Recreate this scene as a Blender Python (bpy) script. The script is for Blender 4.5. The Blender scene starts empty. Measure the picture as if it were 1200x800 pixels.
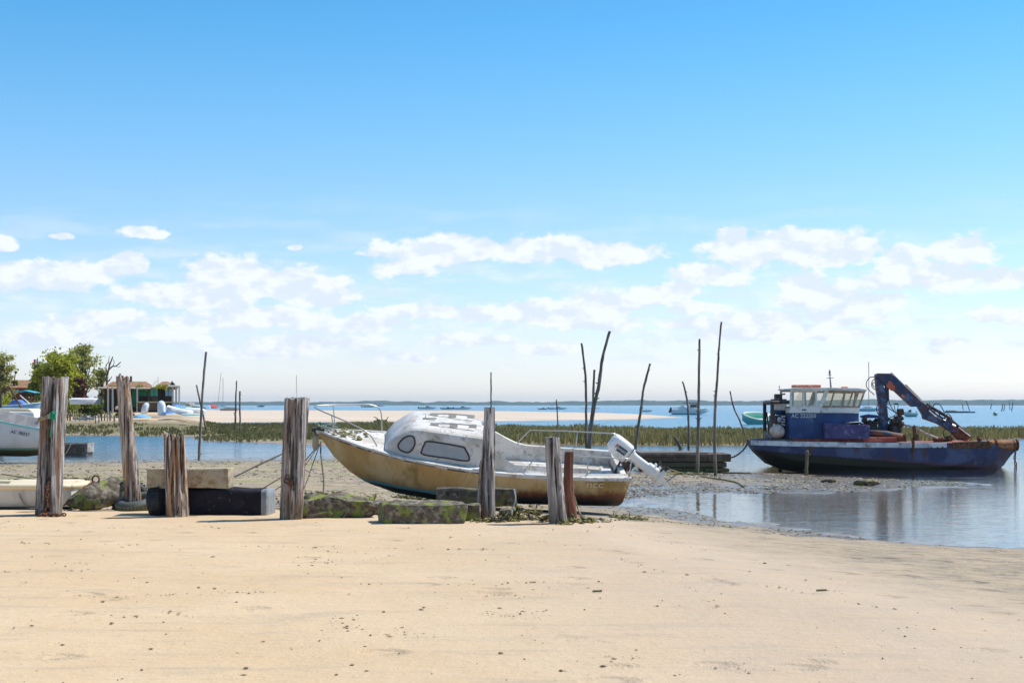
import bpy, bmesh, math, random
import numpy as np
from mathutils import Vector, Matrix, Euler
random.seed(7); rng = np.random.default_rng(7)
scene = bpy.context.scene
COL = scene.collection
R = math.radians

# ---------------------------------------------------------------- camera, world, sun, exposure
F = 1667.0; HY = 474.0; CZ = 1.6; WZ = -0.65; HW = CZ - WZ
cam = bpy.data.cameras.new('camera'); cam.lens = 50; cam.sensor_width = 36
cam.shift_y = 0.0617; cam.clip_start = 0.1; cam.clip_end = 20000
co = bpy.data.objects.new('camera', cam); COL.objects.link(co)
co.location = (0, 0, CZ); co.rotation_euler = (R(90), 0, 0); scene.camera = co

SUN_EL, SUN_AZ = 54.0, 70.0     # azimuth clockwise from the view direction (+y)
sl = bpy.data.lights.new('sun', 'SUN'); sl.energy = 4.2; sl.angle = R(0.53); sl.color = (1.0, 0.955, 0.89)
so = bpy.data.objects.new('sun', sl); COL.objects.link(so)
sd = Vector((math.sin(R(SUN_AZ)) * math.cos(R(SUN_EL)), math.cos(R(SUN_AZ)) * math.cos(R(SUN_EL)), math.sin(R(SUN_EL))))
so.rotation_euler = sd.to_track_quat('Z', 'Y').to_euler()

vs = scene.view_settings
vs.view_transform = 'Standard'; vs.look = 'None'; vs.gamma = 1; vs.use_curve_mapping = False; vs.exposure = 0.30
scene.display_settings.display_device = 'sRGB'
scene.render.engine = 'CYCLES'
cy = scene.cycles
cy.max_bounces = 6; cy.diffuse_bounces = 3; cy.glossy_bounces = 3; cy.transmission_bounces = 4
cy.transparent_max_bounces = 12; cy.volume_bounces = 0; cy.use_denoising = True
cy.caustics_reflective = False; cy.caustics_refractive = False

def nn(nt, typ, **kw):
    n = nt.nodes.new(typ)
    for k, v in kw.items(): setattr(n, k, v)
    return n
def lk(nt, a, b): nt.links.new(a, b)
def math_(nt, op, a, b=None, c=None, clamp=False):
    n = nn(nt, 'ShaderNodeMath', operation=op); n.use_clamp = clamp
    for i, v in enumerate((a, b, c)):
        if v is None: continue
        if hasattr(v, 'links'): lk(nt, v, n.inputs[i])
        else: n.inputs[i].default_value = v
    return n.outputs[0]
def mixc(nt, fac, a, b, mode='MIX'):
    n = nn(nt, 'ShaderNodeMix', data_type='RGBA', blend_type=mode)
    for i, v in ((0, fac), (6, a), (7, b)):
        if hasattr(v, 'links'): lk(nt, v, n.inputs[i])
        elif i == 0: n.inputs[0].default_value = v
        else: n.inputs[i].default_value = (*v, 1) if len(v) == 3 else v
    return n.outputs[2]
def ramp(nt, val, lo, hi):
    n = nn(nt, 'ShaderNodeMapRange', interpolation_type='SMOOTHSTEP')
    lk(nt, val, n.inputs[0]); n.inputs[1].default_value = lo; n.inputs[2].default_value = hi
    return n.outputs[0]

world = bpy.data.worlds.new('World'); scene.world = world; world.use_nodes = True
nt = world.node_tree; nt.nodes.clear()
tc = nn(nt, 'ShaderNodeTexCoord')
sky = nn(nt, 'ShaderNodeTexSky', sky_type='NISHITA'); sky.sun_disc = False
sky.sun_elevation = R(SUN_EL); sky.sun_rotation = R(SUN_AZ); sky.air_density = 1.0; sky.dust_density = 0.4; sky.ozone_density = 1.6
sep = nn(nt, 'ShaderNodeSeparateXYZ'); lk(nt, tc.outputs['Generated'], sep.inputs[0])
az = math_(nt, 'ARCTAN2', sep.outputs[0], sep.outputs[1])
el = math_(nt, 'ARCSINE', sep.outputs[2])
# sky tint by elevation
cr = nn(nt, 'ShaderNodeValToRGB'); e = cr.color_ramp.elements
lk(nt, math_(nt, 'MULTIPLY', el, 1 / 1.2, clamp=True), cr.inputs[0])
SKY_TINT = [(0.0, (1.34, 1.38, 1.80)), (0.03, (1.20, 1.25, 1.56)), (0.10, (0.98, 1.20, 1.44)), (0.16, (0.72, 1.20, 1.44)), (0.22, (.48, 1.14, 1.44)), (0.3, (0.40, 0.94, 1.18)), (1.0, (0.62, 0.86, 1.00))]
e[0].position, e[0].color = SKY_TINT[0][0], (*SKY_TINT[0][1], 1)
e[1].position, e[1].color = SKY_TINT[-1][0], (*SKY_TINT[-1][1], 1)
for p, c in SKY_TINT[1:-1]:
    q = cr.color_ramp.elements.new(p); q.color = (*c, 1)
skyc = mixc(nt, 1.0, sky.outputs[0], cr.outputs[0], 'MULTIPLY')
# clouds: clusters of ellipses in azimuth / elevation, eroded by noise
cmb = nn(nt, 'ShaderNodeCombineXYZ'); lk(nt, az, cmb.inputs[0]); lk(nt, el, cmb.inputs[1])
nz = nn(nt, 'ShaderNodeTexNoise'); nz.inputs['Scale'].default_value = 26; nz.inputs['Detail'].default_value = 4
lk(nt, cmb.outputs[0], nz.inputs[0])
wob = nn(nt, 'ShaderNodeVectorMath', operation='MULTIPLY_ADD')
lk(nt, nz.outputs[1], wob.inputs[0]); wob.inputs[1].default_value = (0.022, 0.014, 0); 
sub = nn(nt, 'ShaderNodeVectorMath', operation='SUBTRACT'); lk(nt, cmb.outputs[0], sub.inputs[0]); sub.inputs[1].default_value = (0.011, 0.007, 0)
lk(nt, sub.outputs[0], wob.inputs[2])
CL = [ # px, py, rx, ry  (photo pixels turned into directions below)
 (595,292,150,13),(500,296,60,16),(540,289,50,14),(700,296,75,11),(475,312,45,9),(650,288,60,11),
 (270,325,60,22),(320,332,90,16),(210,348,80,14),(370,345,60,12),(260,318,35,16),(300,372,95,11),(230,378,40,8),
 (50,325,70,14),(150,310,20,12),(130,314,24,10),(90,318,40,12),(20,328,40,14),(2,286,14,8),(72,274,13,4),(162,270,22,5),(184,275,16,4),(345,289,9,3),
 (925,290,105,17),(880,296,55,14),(980,292,60,15),(860,277,22,8),(1125,293,36,17),(1060,300,30,12),
 (825,324,44,11),(1090,325,85,13),(1185,322,45,11),(800,342,22,8),(965,345,60,14),(940,330,35,12),(1010,352,60,11),
 (640,366,80,12),(720,352,60,12),(560,368,50,9),(760,345,40,9),(900,372,60,10),(990,372,40,9),(870,392,70,9),(960,390,60,8),
 (430,380,60,9),(500,366,60,8),(360,400,80,8),(1110,402,30,10),(1180,368,34,8),(700,380,60,7),(120,380,70,12),(60,400,60,9),
 (550,400,60,7),(640,410,50,6),(815,380,50,6),(300,412,90,6),(480,418,40,5),(200,395,60,7),(820,362,40,6)]
acc = None
for (px, py, rx, ry) in CL:
    a0 = math.atan((px - 600) / F); e0 = math.atan((HY - py) / math.hypot(F, px - 600))
    ma = nn(nt, 'ShaderNodeVectorMath', operation='MULTIPLY_ADD'); lk(nt, wob.outputs[0], ma.inputs[0])
    sx, sy = F / (rx * 1.15), F / (ry * 1.4)
    ma.inputs[1].default_value = (sx, sy, 0); ma.inputs[2].default_value = (-a0 * sx, -e0 * sy, 0)
    ln = nn(nt, 'ShaderNodeVectorMath', operation='LENGTH'); lk(nt, ma.outputs[0], ln.inputs[0])
    acc = ln.outputs['Value'] if acc is None else math_(nt, 'SMOOTH_MIN', acc, ln.outputs['Value'], 0.25)
n2 = nn(nt, 'ShaderNodeTexNoise'); n2.inputs['Scale'].default_value = 60; n2.inputs['Detail'].default_value = 7; n2.inputs['Roughness'].default_value = .62
mp = nn(nt, 'ShaderNodeMapping'); mp.inputs['Scale'].default_value = (0.75, 1.25, 1); lk(nt, cmb.outputs[0], mp.inputs[0]); lk(nt, mp.outputs[0], n2.inputs[0])
fld = math_(nt, 'ADD', math_(nt, 'SUBTRACT', 1.16, acc), math_(nt, 'MULTIPLY_ADD', n2.outputs[0], 1.9, -0.95))
cmask = ramp(nt, fld, 0.10, 0.50)
# thin streaky layer low over the horizon
n3 = nn(nt, 'ShaderNodeTexNoise'); n3.inputs['Scale'].default_value = 22; n3.inputs['Detail'].default_value = 6
mp3 = nn(nt, 'ShaderNodeMapping'); mp3.inputs['Scale'].default_value = (0.6, 3.2, 1); lk(nt, cmb.outputs[0], mp3.inputs[0]); lk(nt, mp3.outputs[0], n3.inputs[0])
band = math_(nt, 'MULTIPLY', ramp(nt, el, 0.012, 0.04), ramp(nt, el, 0.16, 0.06))
streak = math_(nt, 'MULTIPLY', math_(nt, 'MULTIPLY', ramp(nt, n3.outputs[0], 0.42, 0.68), band), 0.62)
tot = math_(nt, 'MAXIMUM', math_(nt, 'MULTIPLY', cmask, 0.93), streak)
# clouds bright on top, a little grey below
mpu = nn(nt, 'ShaderNodeMapping'); mpu.inputs['Scale'].default_value = (0.75, 1.25, 1); mpu.inputs['Location'].default_value = (0.003, 0.011, 0)
n4 = nn(nt, 'ShaderNodeTexNoise'); n4.inputs['Scale'].default_value = 60; n4.inputs['Detail'].default_value = 3
lk(nt, cmb.outputs[0], mpu.inputs[0]); lk(nt, mpu.outputs[0], n4.inputs[0])
dif = math_(nt, 'SUBTRACT', n2.outputs[0], n4.outputs[0])
ccol = mixc(nt, ramp(nt, dif, -0.12, 0.12), (7.6, 8.4, 9.6), (9.3, 9.7, 10.2))
CLOUD_GAIN = nn(nt, 'ShaderNodeVectorMath', operation='SCALE'); lk(nt, ccol, CLOUD_GAIN.inputs[0]); CLOUD_GAIN.inputs['Scale'].default_value = 0.86
skyf = mixc(nt, tot, skyc, CLOUD_GAIN.outputs[0])
bg = nn(nt, 'ShaderNodeBackground'); bg.inputs[1].default_value = 0.10; lk(nt, skyf, bg.inputs[0])
wo = nn(nt, 'ShaderNodeOutputWorld'); lk(nt, bg.outputs[0], wo.inputs[0])
world.cycles.sampling_method = 'MANUAL'; world.cycles.sample_map_resolution = 512

# ---------------------------------------------------------------- helpers
def mat(name, base, layers=(), rough=.75, bump=.25, bs=30, bst=(1, 1, 1), metal=0, spec=None, alpha=None, trans=0, coat=0):
    """layers: dicts c (colour), s (scale), lo, hi, st (stretch), z (z0,z1) height fade, a (strength), d (detail)"""
    m = bpy.data.materials.new(name); m.use_nodes = True; nt = m.node_tree; nt.nodes.clear()
    out = nn(nt, 'ShaderNodeOutputMaterial'); b = nn(nt, 'ShaderNodeBsdfPrincipled'); lk(nt, b.outputs[0], out.inputs[0])
    tc = nn(nt, 'ShaderNodeTexCoord'); co_ = tc.outputs['Object']
    oi = nn(nt, 'ShaderNodeObjectInfo')
    off = nn(nt, 'ShaderNodeVectorMath', operation='ADD'); lk(nt, co_, off.inputs[0])
    sc_ = nn(nt, 'ShaderNodeVectorMath', operation='SCALE'); sc_.inputs[0].default_value = (31, 17, 23); lk(nt, oi.outputs['Random'], sc_.inputs['Scale'])
    lk(nt, sc_.outputs[0], off.inputs[1])
    zz = nn(nt, 'ShaderNodeSeparateXYZ'); lk(nt, co_, zz.inputs[0])
    col = None
    for L in layers:
        mp = nn(nt, 'ShaderNodeMapping'); mp.inputs['Scale'].default_value = L.get('st', (1, 1, 1)); lk(nt, off.outputs[0], mp.inputs[0])
        no = nn(nt, 'ShaderNodeTexNoise'); no.inputs['Scale'].default_value = L.get('s', 3); no.inputs['Detail'].default_value = L.get('d', 5)
        no.inputs['Roughness'].default_value = L.get('r', .6)
        lk(nt, mp.outputs[0], no.inputs[0])
        if 'z' in L:
            z0, z1 = L['z']; w = L.get('w', .25)      # noise-warped height band: 1 at z0, 0 at z1
            zc = zz.outputs[2]
            if 'tz' in L: zc = math_(nt, 'MULTIPLY_ADD', zz.outputs[0], L['tz'], zc)
            hz = math_(nt, 'MULTIPLY_ADD', no.outputs[0], w, math_(nt, 'SUBTRACT', zc, w / 2))
            n = nn(nt, 'ShaderNodeMapRange'); lk(nt, hz, n.inputs[0]); n.inputs[1].default_value = z1; n.inputs[2].default_value = z0
            fac = n.outputs[0]
            if 'x' in L: fac = math_(nt, 'MULTIPLY', fac, ramp(nt, zz.outputs[0], *L['x']))
            if 'lo' in L: fac = math_(nt, 'MULTIPLY', fac, ramp(nt, no.outputs[0], L['lo'], L['hi']))
        else:
            fac = ramp(nt, no.outputs[0], L.get('lo', .4), L.get('hi', .6))
        if 'a' in L: fac = math_(nt, 'MULTIPLY', fac, L['a'])
        col = mixc(nt, fac, base if col is None else col, L['c'])
    if col is None: b.inputs['Base Color'].default_value = (*base, 1)
    else: lk(nt, col, b.inputs['Base Color'])
    b.inputs['Roughness'].default_value = rough; b.inputs['Metallic'].default_value = metal
    if spec is not None: b.inputs['Specular IOR Level'].default_value = spec
    if coat: b.inputs['Coat Weight'].default_value = coat
    if bump:
        mp = nn(nt, 'ShaderNodeMapping'); mp.inputs['Scale'].default_value = bst; lk(nt, off.outputs[0], mp.inputs[0])
        no = nn(nt, 'ShaderNodeTexNoise'); no.inputs['Scale'].default_value = bs; no.inputs['Detail'].default_value = 6; no.inputs['Roughness'].default_value = .65
        lk(nt, mp.outputs[0], no.inputs[0])
        bu = nn(nt, 'ShaderNodeBump'); bu.inputs['Strength'].default_value = bump; bu.inputs['Distance'].default_value = .02
        lk(nt, no.outputs[0], bu.inputs['Height']); lk(nt, bu.outputs[0], b.inputs['Normal'])
    return m

class MB:
    def __init__(s): s.v = []; s.f = []; s.m = []
    def add(s, verts, faces, mi=0, T=None):
        o = len(s.v)
        for p in verts:
            p = Vector(p)
            if T is not None: p = T @ p
            s.v.append(p)
        for f in faces: s.f.append([i + o for i in f]); s.m.append(mi)
        return s
    def box(s, c, size, rot=(0, 0, 0), mi=0, T=None, taper=1.0):
        hx, hy, hz = [q / 2 for q in size]
        E = Matrix.Translation(Vector(c)) @ Euler(rot).to_matrix().to_4x4()
        if T is not None: E = T @ E
        vs_ = []
        for z in (-hz, hz):
            k = taper if z > 0 else 1
            vs_ += [(-hx * k, -hy * k, z), (hx * k, -hy * k, z), (hx * k, hy * k, z), (-hx * k, hy * k, z)]
        return s.add(vs_, [(3, 2, 1, 0), (4, 5, 6, 7), (0, 1, 5, 4), (1, 2, 6, 5), (2, 3, 7, 6), (3, 0, 4, 7)], mi, E)
    def prism(s, pts, y0, y1, mi=0, T=None):           # polygon in x,z extruded along y
        n = len(pts)
        vs_ = [(x, y0, z) for x, z in pts] + [(x, y1, z) for x, z in pts]
        fs = [list(range(n)), list(range(2 * n - 1, n - 1, -1))] + [(i + n, (i + 1) % n + n, (i + 1) % n, i) for i in range(n)]
        return s.add(vs_, fs, mi, T)
    def loft(s, rings, closed=True, cap0=True, cap1=True, mi=0, T=None):
        n = len(rings[0]); vs_ = [p for r in rings for p in r]; fs = []
        for i in range(len(rings) - 1):
            for j in range(n if closed else n - 1):
                k = (j + 1) % n
                fs.append((i * n + j, i * n + k, (i + 1) * n + k, (i + 1) * n + j))
        if cap0: fs.append(list(range(n - 1, -1, -1)))
        if cap1: fs.append(list(range((len(rings) - 1) * n, len(rings) * n)))
        return s.add(vs_, fs, mi, T)
    def tube(s, pts, r, n=8, mi=0, T=None, cap=True):
        pts = [Vector(p) for p in pts]
        if not hasattr(r, '__len__'): r = [r] * len(pts)
        rings = []; up = Vector((0.13, 0.21, 0.97)); prev = None
        for i, p in enumerate(pts):
            t = (pts[min(i + 1, len(pts) - 1)] - pts[max(i - 1, 0)])
            t = t.normalized() if t.length > 1e-9 else Vector((0, 0, 1))
            if prev is None:
                a = t.cross(up)
                if a.length < .1: a = t.cross(Vector((1, 0, 0)))
            else: a = prev - t * prev.dot(t)
            a.normalize(); prev = a; b = t.cross(a)
            rings.append([p + (a * math.cos(q) + b * math.sin(q)) * r[i] for q in [2 * math.pi * k / n for k in range(n)]])
        return s.loft(rings, True, cap, cap, mi, T)
    def torus(s, c, Rr, r, axis='Z', n=20, k=8, a0=0, a1=2 * math.pi, sq=1.0, mi=0, T=None):
        pts = []
        full = abs(a1 - a0) > 6.28
        rings = []
        for i in range(n + (0 if full else 1)):
            a = a0 + (a1 - a0) * i / n
            d = Vector((math.cos(a), math.sin(a), 0)); ring = []
            for j in range(k):
                q = 2 * math.pi * j / k
                cq, sq_ = math.cos(q), math.sin(q)
                ring.append(d * (Rr + r * cq) + Vector((0, 0, r * sq * sq_)))
            rings.append(ring)
        if full: rings.append(rings[0])
        Q = Matrix.Translation(Vector(c)) @ ({'Z': Matrix.Identity(4), 'Y': Matrix.Rotation(R(90), 4, 'X'), 'X': Matrix.Rotation(R(90), 4, 'Y')}[axis] if isinstance(axis, str) else axis)
        if T is not None: Q = T @ Q
        return s.loft(rings, True, not full, not full, mi, Q)
    def ball(s, c, r, n=10, k=7, squash=(1, 1, 1), mi=0, T=None, noise=0, seed=0):
        rr = random.Random(seed); rings = []
        for i in range(1, k):
            th = math.pi * i / k
            rings.append([Vector(c) + Vector((r * squash[0] * math.sin(th) * math.cos(2 * math.pi * j / n), r * squash[1] * math.sin(th) * math.sin(2 * math.pi * j / n), r * squash[2] * math.cos(th))) * 1.0 + Vector((rr.uniform(-1, 1), rr.uniform(-1, 1), rr.uniform(-1, 1))) * noise * r for j in range(n)])
        return s.loft(rings, True, True, True, mi, T)
    def build(s, name, mats, parent=None, smooth=False, bevel=0, loc=None, auto=None, sub=0):
        me = bpy.data.meshes.new(name); me.from_pydata([tuple(p) for p in s.v], [], s.f)
        if not isinstance(mats, (list, tuple)): mats = [mats]
        for m in mats: me.materials.append(m)
        me.polygons.foreach_set('material_index', s.m)
        bm = bmesh.new(); bm.from_mesh(me); bmesh.ops.remove_doubles(bm, verts=bm.verts, dist=1e-5); bmesh.ops.recalc_face_normals(bm, faces=bm.faces); bm.to_mesh(me); bm.free()
        o = bpy.data.objects.new(name, me); COL.objects.link(o)
        if smooth: me.polygons.foreach_set('use_smooth', [True] * len(me.polygons))
        if auto: me.polygons.foreach_set('use_smooth', [True] * len(me.polygons)); me.set_sharp_from_angle(angle=R(auto))
        if parent: o.parent = parent
        if loc is not None: o.location = loc
        if bevel:
            b = o.modifiers.new('bevel', 'BEVEL'); b.width = bevel; b.segments = 2; b.limit_method = 'ANGLE'; b.angle_limit = R(35)
        if sub:
            b = o.modifiers.new('sub', 'SUBSURF'); b.levels = sub; b.render_levels = sub
        return o

def tag(o, label=None, cat=None, group=None, kind=None):
    if label: o['label'] = label
    if cat: o['category'] = cat
    if group: o['group'] = group
    if kind: o['kind'] = kind
    return o
def thing(name, label, cat, loc=(0, 0, 0), rot=(0, 0, 0), group=None):
    o = bpy.data.objects.new(name, None); COL.objects.link(o); o.location = loc; o.rotation_euler = rot; o.empty_display_size = .2
    return tag(o, label, cat, group)
def copy_tree(o, parent=None):
    c = o.copy(); COL.objects.link(c); c.parent = parent
    for ch in list(o.children): copy_tree(ch, c)
    return c
def spline(pts, n=6):
    P = [Vector(p) for p in pts]; out = []
    for i in range(len(P) - 1):
        p0, p1, p2, p3 = P[max(i - 1, 0)], P[i], P[i + 1], P[min(i + 2, len(P) - 1)]
        for k in range(n):
            t = k / n
            out.append(.5 * ((2 * p1) + (p2 - p0) * t + (2 * p0 - 5 * p1 + 4 * p2 - p3) * t * t + (3 * p1 - p0 - 3 * p2 + p3) * t ** 3))
    out.append(P[-1]); return out
def text_part(txt, size, material, parent, loc, rot, name='lettering', shear=0, depth=.003, sx=1.0):
    c = bpy.data.curves.new(name, 'FONT'); c.body = txt; c.size = size; c.extrude = depth; c.shear = shear; c.align_x = 'CENTER'; c.align_y = 'CENTER'
    t = bpy.data.objects.new('tmp', c); COL.objects.link(t)
    bpy.context.view_layer.update()
    me = bpy.data.meshes.new_from_object(t.evaluated_get(bpy.context.evaluated_depsgraph_get()))
    bpy.data.objects.remove(t); me.materials.clear(); me.materials.append(material)
    o = bpy.data.objects.new(name, me); COL.objects.link(o); o.parent = parent; o.location = loc; o.rotation_euler = rot; o.scale = (sx, 1, 1)
    return o

# ---------------------------------------------------------------- terrain
def W(u, w):                       # outline survey: bearing / distance on the water plane -> world x,y
    d = HW * F / (w - HY); return ((u - 600) / F * d, d)
near_edge = [(-6000, 541), (-400, 541), (0, 540), (100, 538), (235, 537), (370, 534.5), (480, 532), (600, 533), (680, 537), (740, 545), (800, 551), (860, 553.5), (905, 556), (950, 558.5), (1000, 560.5), (1060, 562), (1110, 565), (1135, 568)]
pool_far = [(1115, 571), (1060, 573), (1000, 576), (900, 579), (820, 578), (770, 581), (728, 587)]
pool_near = [(738, 592), (775, 597), (820, 604), (870, 613), (950, 625), (1050, 636), (1120, 640), (1200, 644), (1500, 652), (2600, 665), (6000, 680)]
L1 = [W(*p) for p in near_edge + pool_far + pool_near] + [(120, -60), (-400, -60)]
L2 = [W(*p) for p in [(-9000, 510.5), (-3000, 510.5), (0, 511), (140, 511), (220, 513), (240, 517), (300, 520), (370, 523), (450, 523), (560, 521), (700, 522), (850, 523), (1000, 521), (1100, 519), (1200, 514), (1500, 511), (2600, 509),
     (2600, 507), (1200, 507), (900, 507), (700, 506), (560, 502.5), (430, 499), (300, 498), (226, 497.3), (216, 496.6), (226, 495.8), (300, 495.2), (430, 494.4), (560, 494), (650, 493), (750, 491.5), (805, 489.2), (800, 488.3), (750, 485), (650, 483), (400, 482), (250, 481.6), (190, 480), (100, 478.5), (-500, 477), (-6000, 477)]]
CREST = [(-400, 21.6), (-3, 21.4), (0.6, 20.6), (1.2, 16.5), (2.4, 12), (3.7, 7.5), (5.2, 2), (7, -60), (-400, -60)]
def sdist(poly, x, y):
    x = np.asarray(x, float); y = np.asarray(y, float)
    d2 = np.full(x.shape, 1e18); ins = np.zeros(x.shape, bool); n = len(poly)
    for i in range(n):
        x0, y0 = poly[i]; x1, y1 = poly[(i + 1) % n]; dx, dy = x1 - x0, y1 - y0
        t = np.clip(((x - x0) * dx + (y - y0) * dy) / (dx * dx + dy * dy), 0, 1)
        d2 = np.minimum(d2, (x - x0 - t * dx) ** 2 + (y - y0 - t * dy) ** 2)
        c = ((y0 > y) != (y1 > y)); 
        with np.errstate(divide='ignore', invalid='ignore'):
            c &= x < (x1 - x0) * (y - y0) / (y1 - y0 if y1 != y0 else 1e-9) + x0
        ins ^= c
    d = np.sqrt(d2); return np.where(ins, d, -d)
def vnoise(x, y, s, seed=0):
    x = np.asarray(x) * s; y = np.asarray(y) * s; xi = np.floor(x); yi = np.floor(y); fx = x - xi; fy = y - yi
    def h(a, b):
        q = np.sin(a * 127.1 + b * 311.7 + seed * 74.7) * 43758.5453; return q - np.floor(q)
    fx = fx * fx * (3 - 2 * fx); fy = fy * fy * (3 - 2 * fy)
    return (h(xi, yi) * (1 - fx) + h(xi + 1, yi) * fx) * (1 - fy) + (h(xi, yi + 1) * (1 - fx) + h(xi + 1, yi + 1) * fx) * fy - .5
def ss(x, a, b):
    t = np.clip((x - a) / (b - a), 0, 1); return t * t * (3 - 2 * t)
def terrain(x, y):
    x = np.asarray(x, float); y = np.asarray(y, float)
    wob = np.clip(y / 40, .15, 3)
    xw = x + vnoise(x, y, .5, 1) * 1.2 * wob * .5; yw = y + vnoise(x, y, .35, 2) * 1.6 * wob * .5
    d1 = sdist(L1, xw, yw); d2 = sdist(L2, xw, yw)
    dc = sdist(CREST, x, y)                          # >0 on the high beach
    yy = np.maximum(y, 1); u = x / yy * F + 600; w = HW * F / yy + HY
    dcc = np.maximum(-dc, 0)
    z1 = WZ + (-WZ) * np.maximum(d1, 0) / (np.maximum(d1, 0) + dcc + 1e-6) 
    z1 = z1 + .02 * vnoise(x, y, .4, 3) * ss(d1, .5, 4) + .035 * vnoise(x, y, 1.3, 4) * ss(d1, .2, 3) * ss(-dc, .5, 4)
    main = ss(u, 262, 195) * ss(y, 96, 118)          # left mainland with the huts
    bar = ss(y, 150, 175)
    hmax = .2 + main * 1.0 + (1 - main) * bar * .42
    k = 2 + main * 9 + (1 - main) * bar * 12
    z2 = WZ + hmax * (1 - np.exp(-np.maximum(d2, 0) / k)) + .05 * vnoise(x, y, .25, 5) * ss(d2, .5, 5) * (1 - bar * (1 - main)) + .12 * main * vnoise(x, y, .06, 6) * ss(d2, 3, 12)
    zw = WZ - np.minimum(.045 * -np.maximum(d1, d2) , 1.6) - .01
    z = np.where(d1 > 0, z1, np.where(d2 > 0, z2, zw))
    brk = np.exp(-(d1 / 2.6) ** 2) * ss(x, .5, 3) * ss(y, 60, 42) * ss(y, 14, 20)
    z = z + brk * .085 * (vnoise(x, y, .9, 81) + .6 * vnoise(x, y, 2.6, 82) + .1)
    return z, d1, d2, dc, u, w, main, bar
def gz(x, y): return float(terrain(np.array([x]), np.array([y]))[0][0])
def G(px, py, zmin=None):          # where the line of sight of a surveyed point meets the ground
    ds = np.concatenate([np.arange(6, 80, .05), np.geomspace(80, 900, 2500)])
    xs = (px - 600) / F * ds; zs = CZ + (HY - py) / F * ds
    t = terrain(xs, ds)[0]
    if zmin is not None: t = np.maximum(t, zmin)
    i = int(np.argmax(zs <= t)); return Vector((xs[i], ds[i], t[i]))
def P(px, py, d): return Vector(((px - 600) / F * d, d, CZ + (HY - py) / F * d))

ys = np.unique(np.concatenate([np.linspace(-14, 7, 30), np.arange(7, 62, .13), np.geomspace(62, 180, 170), np.geomspace(180, 900, 120), np.geomspace(900, 7000, 20)]))
a = np.unique(np.concatenate([np.linspace(-2.2, -.4, 50), np.linspace(-.4, .42, 430), np.linspace(.42, 2.2, 50)]))
A, Y = np.meshgrid(a, ys); X = A * (Y + 35)
Z, d1, d2, dc, U, Wv, mainm, barm = terrain(X, Y)
# small relief in the near sand
near = ss(Y, 30, 20)
Z = Z + near * ss(np.maximum(d1, d2), .3, 2) * (.012 * vnoise(X, Y, 2.2, 8) + .008 * vnoise(X, Y, 5, 9))
nr, nc = X.shape
idx = np.arange(nr * nc).reshape(nr, nc)
faces = np.stack([idx[:-1, :-1], idx[:-1, 1:], idx[1:, 1:], idx[1:, :-1]], -1).reshape(-1, 4)
me = bpy.data.meshes.new('ground'); me.vertices.add(nr * nc); me.vertices.foreach_set('co', np.stack([X, Y, Z], -1).astype(np.float32).ravel())
me.loops.add(faces.size); me.loops.foreach_set('vertex_index', faces.ravel().astype(np.int32))
me.polygons.add(len(faces)); me.polygons.foreach_set('loop_start', (np.arange(len(faces)) * 4).astype(np.int32)); me.polygons.foreach_set('loop_total', np.full(len(faces), 4, np.int32))
me.update(); me.polygons.foreach_set('use_smooth', np.ones(len(faces), bool))
mud = np.where(d1 > 0, ss(-dc, .3, 3.5) * .9 + ss(-dc, 4, 16) * .1 , 0) 
mud = np.where(d2 > 0, (1 - barm * (1 - mainm)) * (1 - mainm * ss(d2, 14, 22)), mud)
far_mud = ss(-dc, 5, 14) * (d1 > 0)
grass = np.where(d2 > 0, (1 - barm) * ss(d2, .8, 3) , 0) * ss(vnoise(X, Y, .12, 11) + .6 * vnoise(X, Y, .4, 12), -.42, -.1) * (1 - mainm * ss(d2, 11, 16))
wet = np.where(np.maximum(d1, d2) > 0, np.exp(-np.maximum(Z - WZ, 0) / np.where(d1 > d2, .11, .06)), 1)
ca = me.color_attributes.new('masks', 'FLOAT_COLOR', 'POINT')
ca.data.foreach_set('color', np.stack([mud, grass, wet, far_mud], -1).astype(np.float32).ravel())
da = me.attributes.new('damp', 'FLOAT', 'POINT'); da.data.foreach_set('value', (ss(-(dc - 4.5 - 2 * vnoise(X, Y, .4, 71)), -2.5, 4.5) * ss(X, -3, 3)).astype(np.float32).ravel())
dr = me.attributes.new('dry', 'FLOAT', 'POINT'); dr.data.foreach_set('value', np.where(d2 > .4, barm * (1 - mainm) * ss(d2, .3, 4), 0).astype(np.float32).ravel())
gm = bpy.data.materials.new('ground_sand_and_mud'); gm.use_nodes = True; nt = gm.node_tree; nt.nodes.clear()
out = nn(nt, 'ShaderNodeOutputMaterial'); b = nn(nt, 'ShaderNodeBsdfPrincipled'); lk(nt, b.outputs[0], out.inputs[0])
vc = nn(nt, 'ShaderNodeVertexColor', layer_name='masks'); sp = nn(nt, 'ShaderNodeSeparateColor'); lk(nt, vc.outputs[0], sp.inputs[0])
geo = nn(nt, 'ShaderNodeNewGeometry')
def nz_(scale, det=5, st=(1, 1, 1), r=.6, rot=0):
    mp = nn(nt, 'ShaderNodeMapping'); mp.inputs['Scale'].default_value = st; mp.inputs['Rotation'].default_value = (0, 0, rot); lk(nt, geo.outputs['Position'], mp.inputs[0])
    n = nn(nt, 'ShaderNodeTexNoise'); n.inputs['Scale'].default_value = scale; n.inputs['Detail'].default_value = det; n.inputs['Roughness'].default_value = r
    lk(nt, mp.outputs[0], n.inputs[0]); return n.outputs[0]
big = nz_(.35, 4); medn = nz_(1.6, 5); fine = nz_(9, 5, r=.7); grain = nz_(70, 4, r=.8); strk = nz_(1.4, 6, (.45, 2.4, 1), r=.7, rot=.12)
sand = mixc(nt, ramp(nt, big, .35, .65), (.585, .41, .235), (.635, .465, .285))
sand = mixc(nt, math_(nt, 'MULTIPLY', ramp(nt, strk, .52, .66), .55), sand, (.38, .30, .215))
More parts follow.
